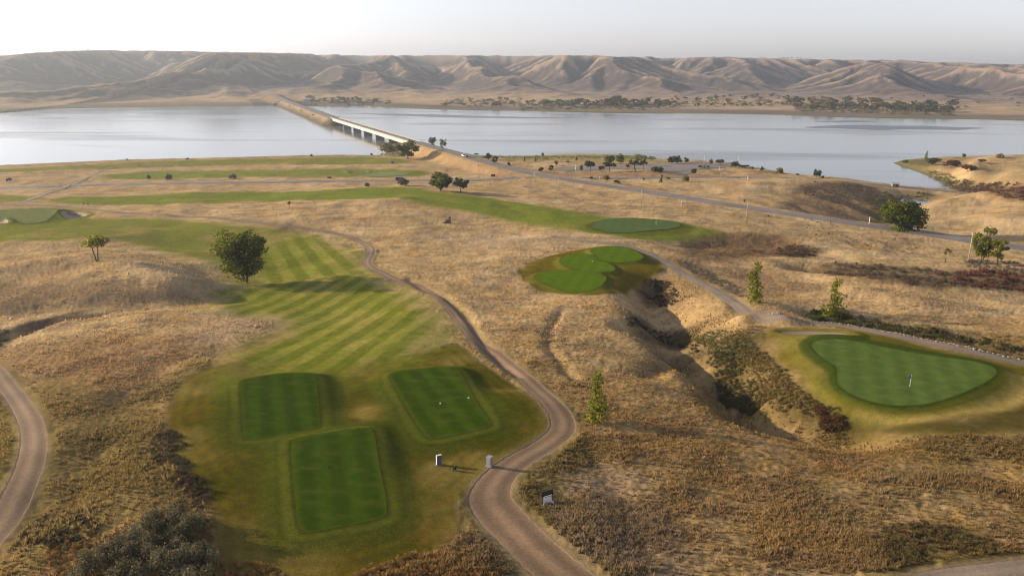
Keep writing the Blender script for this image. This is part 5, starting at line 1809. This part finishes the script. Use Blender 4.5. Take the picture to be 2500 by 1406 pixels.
for (x0, x1), (y0, y1), cnt, (w0, w1), warm, lab, grp in GROVES:
    px = r.uniform(x0, x1, cnt)
    t = (px - x0) / (x1 - x0)
    py = r.uniform(y0, y1, cnt)
    if cnt == 96:
        py = 246 + 20 * t * .6 + r.uniform(0, 1, cnt)**.8 * (22 - 4 * t)
    if cnt == 58:
        py = 256 + r.uniform(-5, 9, cnt) * (.5 + .5 * np.sin(t * 3.1))
    W = far_spot(px, py)
    for i in range(cnt):
        sl = math.hypot(W[i, 0], W[i, 1])
        w = r.uniform(w0, w1) / FPX * sl
        mt = 'leaf_far' if r.rand() > warm else ('leaf_far_warm' if r.rand() < .75 else 'leaf_russet')
        o = obj("far_tree", FAR_PROTO[(mt, r.randint(3))])
        o.location = (W[i, 0], W[i, 1], W[i, 2] - .2)
        o.scale = (w, w, w * r.uniform(.42, .70))
        o.rotation_euler = (0, 0, r.rand() * 6.28)
        third = "left" if t[i] < .33 else ("middle" if t[i] < .67 else "right")
        hue = {'leaf_far': "dark green", 'leaf_far_warm': "yellow orange", 'leaf_russet': "russet"}[mt]
        tag(o, "%s %s, %s part" % (hue, lab, third), 'tree', grp)
# low brush between those trees
bx = np.concatenate([r.uniform(1270, 1640, 330), r.uniform(1940, 2330, 420), r.uniform(1090, 1270, 110), r.uniform(1640, 1940, 120), r.uniform(760, 960, 70)])
bt = np.concatenate([np.full(330, 0), np.full(420, 1), np.full(110, 2), np.full(120, 2), np.full(70, 2)])
by = np.where(bt == 0, 260 + 7 * r.normal(size=len(bx)) * .6, np.where(bt == 1, 252 + 12 * (bx - 1940) / 390 + r.uniform(0, 20, len(bx)), 252 + 5 * r.normal(size=len(bx)) * .8))
by = np.where(bx < 1000, 249 + 3 * r.normal(size=len(bx)), by)
Wb = far_spot(bx, by)
sb = r.uniform(5, 11, len(bx))
hue = np.where((r.rand(len(bx)) < np.where(bt == 1, .4, .15))[:, None], np.array([[.16, .11, .035]]), np.array([[.075, .085, .030]])) * r.uniform(.7, 1.3, (len(bx), 1))
scatter("far_brush", Wb, np.column_stack([sb, sb, sb * .5]), hue, scrub_coll, 3, "low continuous brush along the far shore flats", 63, .05)
# shrubs on the causeway edges and trees on the plateau skyline
sky_x = [1745, 1860, 1868, 1908, 1916, 1925, 1936, 1950, 1958, 212, 218, 2200, 2208]
ys = np.linspace(2300, 3600, 260)
for px in sky_x:
    dx = rays([px], [140])[0]
    xs = ys * dx[0] / dx[1]
    zz = far_h(xs, ys)
    i = int(np.argmax((zz - CAMZ) / ys))
    o = obj("far_tree", FAR_PROTO[('leaf_far', i % 3)])
    o.location = (xs[i], ys[i] + 12, zz[i] - .3)
    w = r.uniform(7, 12)
    o.scale = (w, w, w * .55)
    tag(o, "tiny tree on the rim of the plateau against the sky", 'tree', "plateau rim trees")
for t_, side in ((.10, 1), (.2, 1), (.32, 1), (.36, -1), (.45, 1), (.5, -1), (.04, -1), (.16, -1)):
    i = int(t_ * (len(CAUSEWAY) - 2))
    p, q = CAUSEWAY[i], CAUSEWAY[i + 1]
    d = Vector((q[0] - p[0], q[1] - p[1], 0)).normalized()
    nn = Vector((-d.y, d.x, 0)) * (13 * side)
    o = obj("far_shrub", FAR_PROTO[('leaf_far', i % 3)])
    x, y = p[0] + nn.x, p[1] + nn.y
    o.location = (x, y, float(far_h(np.array([x]), np.array([y]))[0]) - .2)
    o.scale = (4.2, 4.2, 3.0)
    tag(o, "dark shrub on the embankment of the causeway", 'shrub', "causeway shrubs")

# ------------------------------------------------------------------ bridge
A = Vector(HIGHWAY[-1])
B = Vector(CAUSEWAY[0])
L = (B - A).length
br = empty("road_bridge", (A.x, A.y, A.z), math.atan2(B.y - A.y, B.x - A.x))
tag(br, "long white concrete road bridge on five wall piers across the lake narrows", 'bridge')
MB().box((L / 2, 0, -.25), (L + 2, 11.2, .5)).build("deck", M['concrete'], br)
me = new_mesh("road_surface", [(-1, -4.7, .06), (L + 1, -4.7, .06), (L + 1, 4.7, .06), (-1, 4.7, .06)], [(0, 1, 2, 3)], M['asphalt'])
set_attr(me, "across", np.array([0, 0, 1, 1.]))
obj("road_surface", me, br)
for s in (-1, 1):
    g = MB()
    g.box((L / 2, s * 5.0, -1.75), (L, .5, 2.5)).box((L / 2, s * 5.15, -.62), (L, .55, .24)).box((L / 2, s * 5.1, -3.0), (L, .8, .2))
    g.build("girder", M['concrete'], br)
    rail = MB()
    rail.box((L / 2, s * 5.35, .30), (L, .28, .6))
    rail.box((L / 2, s * 5.35, 1.12), (L, .12, .12))
    for i in range(int(L / 3)):
        rail.box((1.5 + 3 * i, s * 5.35, .98), (.14, .12, .30))
    rail.build("railing", M['weathered'], br)
for y in (-1.8, 1.8):
    MB().box((L / 2, y, -1.75), (L, .5, 2.5)).build("girder", M['concrete_dark'], br)
for i in range(5):
    x = 72 + 53 * i
    pr = MB()
    pr.box((x, 0, -3.5), (2.4, 10.6, .8)).box((x, 0, -7.6), (1.7, 9.6, 7.4), top=1.0).box((x, 0, -10.6), (3.2, 11.5, 2.6))
    pr.build("pier", M['concrete_dark'], br)
for x in (-1.0, L + 1.0):
    MB().box((x, 0, -2.6), (2.2, 12.0, 5.2)).box((x, 5.7, -1.0), (6, .5, 3.0)).box((x, -5.7, -1.0), (6, .5, 3.0)).build("abutment", M['concrete'], br)

# ------------------------------------------------------------------ vehicles


def car(name, loc, rz, paint, label, cat, length=4.7, width=1.85, height=1.55, pickup=False, van=False):
    c = empty(name, loc, rz)
    tag(c, label, cat)
    h0 = .35
    hl, hw = length / 2, width / 2
    belt = .95 if not van else 1.05
    if van:
        prof = [(-hl, h0), (-hl, 1.9), (-hl + .1, height), (hl * .55, height), (hl * .82, 1.15), (hl, .98), (hl, h0)]
    elif pickup:
        prof = [(-hl, h0), (-hl, 1.12), (-hl * .12, 1.12), (-hl * .08, belt + .1), (hl * .45, belt + .1), (hl * .95, belt), (hl, .75), (hl, h0)]
    else:
        prof = [(-hl, h0), (-hl, .98), (-hl * .9, belt + .05), (hl * .35, belt + .05), (hl * .95, .86), (hl, .7), (hl, h0)]
    b = MB()
    # profile lies in (x, z): turn it by building along y
    n0 = len(prof)
    for y in (-hw, hw):
        for x, z in prof:
            b.v.append(Vector((x, y, z)))
    b.f.append(tuple(range(n0)))
    b.f.append(tuple(reversed(range(n0, 2 * n0))))
    for k in range(n0):
        b.f.append((k, n0 + k, n0 + (k + 1) % n0, (k + 1) % n0))
    b.build("body", M[paint], c)
    if not van:
        x0, x1 = (-hl * .1, hl * .42) if pickup else (-hl * .82, hl * .34)
        cb = MB()
        cb.box(((x0 + x1) / 2, 0, (belt + height) / 2 + .02), (x1 - x0, width * .9, height - belt), top=.76)
        cb.build("cabin", M['glass'], c)
        MB().box(((x0 + x1) / 2, 0, height + .05), ((x1 - x0) * .74, width * .68, .07)).build("roof", M[paint], c)
    else:
        MB().box((hl * .70, 0, 1.35), (.05, width * .8, .5), Matrix.Rotation(-.9, 4, 'Y')).build("windscreen", M['glass'], c)
    for x in (-hl * .62, hl * .62):
        for y in (-hw + .08, hw - .08):
            w = MB()
            w.tube([(x, y - .12, .35), (x, y + .12, .35)], .35, 14)
            wo_ = w.build("wheel", M['rubber'], c)
            MB().tube([(x, y - .135, .35), (x, y + .135, .35)], .19, 10).build("rim", M['steel'], wo_)
    for y in (-hw * .7, hw * .7):
        MB().box((hl + .01, y, .72), (.06, .3, .16)).build("headlight", M['white_paint'], c)
    return c


def on_road(P, px, lane=2.2, off=.17):
    """Position and heading on a road where it passes picture column px."""
    inv = CAM_M.inverted()
    best, bi = 1e9, 0
    for i, q in enumerate(P):
        v_ = inv @ Vector(q)
        e = abs(1250 + v_.x / -v_.z * FPX - px)
        if v_.z < 0 and e < best:
            best, bi = e, i
    i = min(bi, len(P) - 2)
    d = Vector(P[i + 1]) - Vector(P[i])
    d.z = 0
    d.normalize()
    nn = Vector((-d.y, d.x, 0))
    p = Vector(P[bi]) + nn * lane
    return Vector((p.x, p.y, P[bi][2] + off)), math.atan2(d.y, d.x)


p, h = on_road(HIGHWAY, 1136)
car("pickup_truck", p, h + math.pi, 'car_white', "white pickup truck on the highway just short of the bridge", 'pickup truck', 5.6, 2.0, 1.8, pickup=True)
p, h = on_road(HIGHWAY, 1146)
car("dark_car", p, h + math.pi, 'car_dark', "dark car with light roof following the white pickup on the highway", 'car', 4.8, 1.9, 1.65)
p, h = on_road(SHORE_ROAD, 968, lane=-2.0)
car("black_van", p, h, 'car_dark', "black van on the shore road behind the wide grey bush", 'van', 5.8, 2.0, 2.4, van=True)
g = spot(1729, 410)
car("parked_car", g + Vector((0, 0, .18)), 1.2, 'car_blue', "dark blue car parked at the right end of the parking lot", 'car', 4.8, 1.9, 1.6)
g = spot(1815, 409)
tr = empty("parked_trailer", g + Vector((0, 0, .05)), .15)
tag(tr, "long low dark trailer parked on the shore right of the dense low tree", 'trailer')
MB().box((0, 0, 1.15), (8.5, 2.3, 1.1)).box((0, 0, 1.75), (8.7, 2.4, .12)).build("body", M['car_dark'], tr)
for x in (-1.2, 0, 1.2):
    for y in (-1.05, 1.05):
        MB().tube([(x, y - .1, .36), (x, y + .1, .36)], .36, 12).build("wheel", M['rubber'], tr)
MB().tube([(4.2, 0, .6), (6.2, 0, .55)], .08, 6).build("drawbar", M['steel'], tr)

# ------------------------------------------------------------------ poles, signs, posts


def height_of(g, hpx):
    zc = -(CAM_M.inverted() @ Vector(g)).z
    return hpx / FPX * zc / math.cos(math.atan2(CAMZ - g[2], math.hypot(g[0], g[1])))


POLES = [  # x, base y, height px, crossarm, label
    (2363, 641, 77, True, "wooden utility pole beside the two airy trees at the right edge"),
    (1821, 546, 58, True, "wooden utility pole with crossarm in front of the middle of the highway"),
    (1565, 503, 44, True, "wooden utility pole in front of the highway above the flat pale green"),
    (1364, 468, 33, True, "wooden utility pole nearest the road junction on its near side"),
    (1304, 444, 28, False, "dark steel pole at the road junction corner"),
    (1404, 436, 38, False, "slim dark pole between the highway and the parking lot"),
    (1471, 404, 22, False, "slim pole standing behind the parking lot trees"),
    (1717, 418, 46, False, "tall thin light pole between the two yellowish shrubs"),
    (1801, 409, 30, False, "thin light pole behind the dense low tree on the shore"),
    (1756, 426, 22, False, "short dark pole on the grass before the parking lot end"),
]
tops = []
for px, py, hp_, arm, lab in POLES:
    g = spot(px, py)
    H = height_of(g, hp_)
    o = empty("utility_pole" if arm else "light_pole", g)
    tag(o, lab, 'pole')
    mt = M['wood_pole'] if arm else M['steel']
    MB().tube([(0, 0, -.4), (0, 0, H * .5), (0, 0, H)], [.17, .15, .11] if arm else [.12, .10, .07], 10).build("pole", mt, o, True)
    if arm:
        ca = MB().box((0, 0, H - .35), (2.4, .12, .14), Matrix.Rotation(.25, 4, 'Z'))
        a_ = ca.build("crossarm", M['wood_pole'], o)
        for x in (-1.05, -.4, .4, 1.05):
            q = Matrix.Rotation(.25, 4, 'Z') @ Vector((x, 0, H - .2))
            MB().tube([q + Vector((0, 0, -.1)), q + Vector((0, 0, .12))], [.05, .04], 6).build("insulator", M['granite'], a_)
        tops.append(g + Vector((0, 0, H - .1)))
    else:
        MB().tube([(0, 0, H - .05), (.5, 0, H + .08), (1.1, 0, H + .08)], .05, 6).box((1.3, 0, H + .05), (.6, .25, .12)).build("lamp_head", M['steel'], o)
for k in range(3):
    mb = MB()
    for a, b in zip(tops, tops[1:]):
        off = Vector((-1 + k, -.25 + .25 * k, 0))
        mb.tube([a.lerp(b, t / 10) + off + Vector((0, 0, -2.2 * (1 - (2 * t / 10 - 1)**2) * (a - b).length / 120)) for t in range(11)], .016, 4, False)
    tag(mb.build("power_line", M['dark_metal']), ["nearest of the wires strung between the four utility poles", "middle wire strung between the four utility poles", "farthest of the wires strung between the four utility poles"][k], 'wire')


def post(px, py, hpx, mat, label, name="marker_post", w=.14, cat='post'):
    g = spot(px, py)
    H = max(.5, height_of(g, hpx))
    o = empty(name, g)
    tag(o, label, cat)
    MB().box((0, 0, H / 2 - .1), (w, w * .8, H + .2)).build("post", M[mat], o)
    MB().box((0, 0, H - .12), (w * 1.15, w * .95, .16)).build("reflector", M['pale_board'], o)
    return o


post(1663, 503, 11, 'white_paint', "white roadside marker post before the highway right of the pole", w=.22)
post(2122, 547, 17, 'white_paint', "tall white roadside post before the ravine", w=.26)
post(1404, 457, 12, 'white_paint', "left one of two white posts by the highway below the junction", w=.2)
post(1409, 458, 12, 'white_paint', "right one of two white posts by the highway below the junction", w=.2)
post(1244, 428, 9, 'white_paint', "white post on the near shoulder before the junction", w=.2)
post(1464, 437, 6, 'white_paint', "short white post at the start of the lake road", w=.3)
post(1464, 419, 8, 'white_paint', "white post beside the brownish bush at the parking lot", w=.35)
post(1560, 440, 7, 'white_paint', "white post before the lake road left of a sapling", w=.2)
post(1826, 437, 6, 'white_paint', "white hydrant like post on the near side of the lake road", w=.4)
post(1169, 406, 5, 'dark_metal', "small dark post on the highway shoulder by the embankment", w=.5)
post(148, 455, 9, 'dark_metal', "dark post on the shore road where the dirt track crosses, left one", w=.2)
post(172, 457, 7, 'dark_metal', "dark post on the shore road where the dirt track crosses, right one", w=.2)
post(1290, 546, 6, 'dark_metal', "dark marker post at the end of the trodden trail", w=.14)
post(1353, 611, 9, 'dark_metal', "dark marker post behind the oval tee complex", w=.14)
for q, lab in (((205, 499), "left one of two dark tee posts on the long far fairway"), ((215, 500), "right one of two dark tee posts on the long far fairway")):
    post(q[0], q[1], 6, 'dark_metal', lab, w=.35)


def sign(px, py, hpx, wpx, phpx, mat, label, name, posts=1, yaw=0.0, lower=None):
    g = spot(px, py)
    H = height_of(g, hpx)
    k = H / hpx
    W, Hp = wpx * k, phpx * k
    o = empty(name, g, yaw)
    tag(o, label, 'sign')
    for x in ([0] if posts == 1 else [-W * .36, W * .36]):
        MB().box((x, .06, H / 2 - .2), (.12, .08, H + .3)).build("post", M['wood_pole'], o)
    MB().box((0, 0, H - Hp / 2), (W, .05, Hp)).build("panel", M[mat], o)
    if lower:
        MB().box((0, 0, H - Hp - lower[1] * k / 2 - .1), (W * .95, .05, lower[1] * k)).build("lower_panel", M[lower[0]], o)
    return o


sign(1163, 385, 10, 11, 2.8, 'green_sign', "green over white road sign beyond the highway near the bridge", "road_sign", 2, 0, ('pale_board', 2.6))
sign(1204, 441, 15, 10, 5.5, 'brown_sign', "small brown road sign beyond the shore road", "road_sign", 2)
sign(1197, 456, 7, 8, 5, 'cream', "cream board between two tall poles in front of the shore road", "board_sign", 2, .3)
for q, lab in (((1189, 457), "left tall pale pole framing the cream board"), ((1203, 459), "right tall pale pole framing the cream board")):
    g = spot(*q)
    H = height_of(g, 25)
    o = empty("board_pole", g)
    tag(o, lab, 'pole')
    MB().tube([(0, 0, -.3), (0, 0, H)], [.16, .13], 8).build("pole", M['wood_pole'], o)
    MB().tube([(0, 0, H), (0, 0, H + .08)], [.19, .12], 8).build("pole_cap", M['steel'], o)
sign(1816, 506, 18, 4.2, 5, 'brown_sign', "small dark square sign on the far shoulder above the crossarm pole", "road_sign")
sign(1874, 545, 20, 3.6, 4.5, 'brown_sign', "dark square sign on a post right of the crossarm pole", "road_sign")
sign(2026, 557, 20, 3.0, 9, 'wood_pole', "narrow upright marker sign on the near side of the highway", "road_sign")

# ------------------------------------------------------------------ small buildings


def shed(px, py, wpx, hpx, label, name, wall, roof, depth=.8, yaw=0.1, posts=False):
    g = spot(px, py)
    H = height_of(g, hpx)
    W = wpx * H / hpx
    D_ = W * depth
    o = empty(name, g, yaw)
    tag(o, label, 'shed')
    w = MB()
    w.box((0, 0, H * .36 - .1), (W, D_, H * .72 + .2))
    w.build("wall", M[wall], o)
    rf = MB()
    rf.prism([(-D_ * .6, H * .70), (0, H), (D_ * .6, H * .70), (D_ * .6, H * .74), (0, H * 1.05), (-D_ * .6, H * .74)], -W * .56, W * .56)
    rf.build("roof", M[roof], o)
    MB().box((W * .15, -D_ / 2 - .02, H * .3), (W * .22, .06, H * .55)).build("door", M['dark_plastic'], o)
    return o


shed(958, 399, 7, 8, "small grey hut on the golf course left of the bridge cottonwood", "golf_hut", 'shed', 'shed_roof')
shed(2185, 456, 15, 10, "small grey pump house with light roof on the road by the cove", "pump_house", 'shed', 'shed_roof', .7, -.2)
W = far_spot([752], [249])
o = empty("farm_house", W[0])
tag(o, "pale blue house among dark trees at the far end of the causeway", 'house')
MB().box((0, 0, 2.2), (13, 9, 4.6)).build("wall", M['blue_wall'], o)
MB().prism([(-5.2, 4.3), (0, 7.2), (5.2, 4.3), (5.2, 4.6), (0, 7.6), (-5.2, 4.6)], -7, 7).build("roof", M['shed_roof'], o)
for x in (-4, 0, 4):
    MB().box((x, -4.52, 2.4), (1.5, .08, 1.3)).build("window", M['glass'], o)

# ------------------------------------------------------------------ golf furniture


def flag(px, py, hpx, cloth, label, lean=0.0):
    g = spot(px, py)
    H = height_of(g, hpx)
    o = empty("golf_flag", g + Vector((0, 0, .05)))
    tag(o, label, 'flag')
    pole = MB().tube([(0, 0, -.1), (lean * .5, 0, H * .5), (lean, 0, H)], .022, 8)
    pole.build("pole", M['white_paint'], o)
    V, F = [], []
    nx_, nz_ = 8, 5
    for i in range(nx_ + 1):
        for j in range(nz_ + 1):
            u, w_ = i / nx_, j / nz_
            V.append((lean - .42 * u, .10 * math.sin(u * 5) * u + .02, H - .03 - .5 * w_ - .30 * u * u - .06 * u * w_))
    for i in range(nx_):
        for j in range(nz_):
            a = i * (nz_ + 1) + j
            F.append((a, a + nz_ + 1, a + nz_ + 2, a + 1))
    obj("cloth", new_mesh("cloth", V, F, M[cloth], True), o)
    MB().tube([(0, 0, .012), (0, 0, .03)], .10, 12).build("cup", M['white_paint'], o)
    return o


flag(2221, 942, 27, 'blue_flag', "blue golf flag standing on the large right green", .05)
flag(1602, 550, 10, 'white_cloth', "white golf flag on the flat pale green before the highway")

for (px, py), mt, lab in [((1075, 986), 'white_paint', "white tee marker in the middle of the right tee box"), ((1144, 973), 'white_paint', "white tee marker near the right edge of the right tee box"),
                          ((803, 1141), 'dark_metal', "dark tee marker in the middle of the nearest tee box"), ((1446, 639), 'white_paint', "pale tee marker on the middle tee of the oval complex")]:
    g = spot(px, py)
    mb = MB()
    mb.tube([(0, 0, .02), (0, 0, .09), (0, 0, .17), (0, 0, .22)], [.09, .12, .10, .03], 12)
    o = mb.build("tee_marker", M[mt], None, True)
    o.location = g + Vector((0, 0, .04))
    tag(o, lab, 'tee marker')

g = spot(1072, 1132)
o = empty("hole_sign", g, .42)
tag(o, "upright granite hole sign with left edge painted sunlit on the tee lawn", 'sign')
slab = MB()
slab.box((0, 0, .62), (.62, .24, 1.35), top=.97)
slab.build("slab", M['dark_granite'], o)
MB().box((-.325, 0, .62), (.04, .25, 1.34)).box((0, 0, 1.315), (.64, .25, .04)).build("sunlit_edge", M['pale_board'], o)  # pale strips added to paint the slab's edges sunlit
MB().box((0, 0, .02), (.85, .45, .14)).build("footing", M['concrete_dark'], o)

g = spot(1110, 1147)
o = empty("ball_washer", g, .4)
tag(o, "small dark ball washer stand right of the granite hole sign", 'ball washer')
MB().tube([(-.14, 0, -.1), (-.16, 0, .95)], .04, 8).build("post", M['dark_metal'], o)
MB().box((.06, 0, .42), (.26, .22, .5), Matrix.Rotation(.25, 4, 'Y')).build("housing", M['dark_metal'], o)
MB().box((.1, -.02, .14), (.34, .26, .07), Matrix.Rotation(-.3, 4, 'Y')).build("tray", M['granite'], o)

g = spot(1195, 1137)
o = empty("stone_pedestal", g, -.5)
tag(o, "square grey stone pedestal at the edge of the gravel path", 'pedestal')
MB().box((0, 0, .08), (.74, .74, .3)).build("footing", M['granite'], o)
for i in range(5):
    MB().box((.01 * (-1)**i, .008 * (-1)**(i // 2), .32 + .2 * i), (.56 + .015 * (i % 2), .56, .192)).build("stone", M['granite'], o)
MB().box((0, 0, 1.28), (.7, .7, .1), top=.9).build("cap", M['granite'], o)

g = spot(1336, 1228)
o = empty("notice_stand", g, .52)
tag(o, "small stand with black top board over a pale board in dry grass beside the path", 'stand')
for x in (-.62, .62):
    MB().box((x, 0, .62), (.09, .12, 1.34)).build("post", M['dark_metal'], o)
    MB().box((x - .02, -.12, .04), (.2, .95, .12)).build("foot", M['pale_board'], o)
MB().box((0, .06, 1.26), (1.5, .05, .56), Matrix.Rotation(-.2, 4, 'X')).build("top_board", M['dark_plastic'], o)
MB().box((0, -.02, .93), (1.28, .05, .05)).build("crossbar", M['pale_board'], o)
MB().box((0, -.05, .42), (1.16, .06, .62), Matrix.Rotation(-.45, 4, 'X')).build("lower_board", M['pale_board'], o)

# rock pile on the slope and the stone edging of the right path
g = spot(1093, 546)
o = empty("rock_pile", g)
tag(o, "pile of dark brown rocks on the dry slope below the green ridge", 'rock pile')


def rock_mesh(s, seed, mat):
    import bmesh
    bm = bmesh.new()
    bmesh.ops.create_icosphere(bm, subdivisions=2, radius=1)
    for v_ in bm.verts:
        q = v_.co.copy()
        d_ = 1 + .28 * float(perlin(q.x * 1.3 + seed, q.y * 1.3 + q.z * 1.7, seed))
        v_.co = Vector((q.x * s[0] * d_, q.y * s[1] * d_, q.z * s[2] * d_))
    me = bpy.data.meshes.new("rock")
    bm.to_mesh(me)
    bm.free()
    me.materials.append(mat)
    return me


rr = random.Random(4)
for i, (x, z) in enumerate([(-1.2, .3), (-.7, .5), (-.2, .5), (.4, .6), (1.0, .6), (-.5, 1.1), (.1, 1.3), (.7, 1.4), (.4, 2.0), (.9, 2.1), (-1.6, .1), (.6, 2.6)]):
    k = rock_mesh((rr.uniform(.4, .75), rr.uniform(.4, .7), rr.uniform(.3, .5)), i, M['rock'])
    q = obj("rock", k, o)
    q.location = (x, rr.uniform(-.5, .5) + z * .4, z * .8)
    q.rotation_euler = (rr.random(), rr.random(), rr.random() * 6)

stones = MB()
ico = rock_mesh((1, 1, .7), 2, M['pale_rock'])
iv = [v_.co.copy() for v_ in ico.vertices]
import bmesh
bm0 = bmesh.new()
bmesh.ops.create_icosphere(bm0, subdivisions=1, radius=1)
iv = [v_.co.copy() for v_ in bm0.verts]
fi = [tuple(v_.index for v_ in f.verts) for f in bm0.faces]
bm0.free()
Pp = PATHS[2]
T = np.gradient(Pp[:, :2], axis=0)
T /= np.linalg.norm(T, axis=1)[:, None]
r = np.random.RandomState(15)
start = int(np.argmin(np.hypot(Pp[:, 0] - spot(1850, 765).x, Pp[:, 1] - spot(1850, 765).y)))
xs, ys_, ss = [], [], []
for i in range(start, len(Pp) - 1):
    for _ in range(9):
        side = Pp[i, 2] / 2 + .35 + abs(r.normal(0, .55))
        xs.append(Pp[i, 0] - T[i, 1] * side + r.uniform(-.5, .5))
        ys_.append(Pp[i, 1] + T[i, 0] * side + r.uniform(-.5, .5))
        ss.append(r.uniform(.06, .22))
zs = full_h(np.array(xs), np.array(ys_))
for x, y, z, s in zip(xs, ys_, zs, ss):
    b = len(stones.v)
    sx, sy, sz_ = s * r.uniform(.7, 1.3), s * r.uniform(.7, 1.3), s * r.uniform(.5, .9)
    for v_ in iv:
        stones.v.append(Vector((x + v_.x * sx * r.uniform(.85, 1.15), y + v_.y * sy * r.uniform(.85, 1.15), z + .05 + v_.z * sz_)))
    stones.f += [tuple(b + k for k in f) for f in fi]
tag(obj("edging_stones", new_mesh("edging_stones", [tuple(v_) for v_ in stones.v], stones.f, M['pale_rock'])), "row of pale loose stones edging the right cart path", kind='stuff')
bpy.data.meshes.remove(ico)
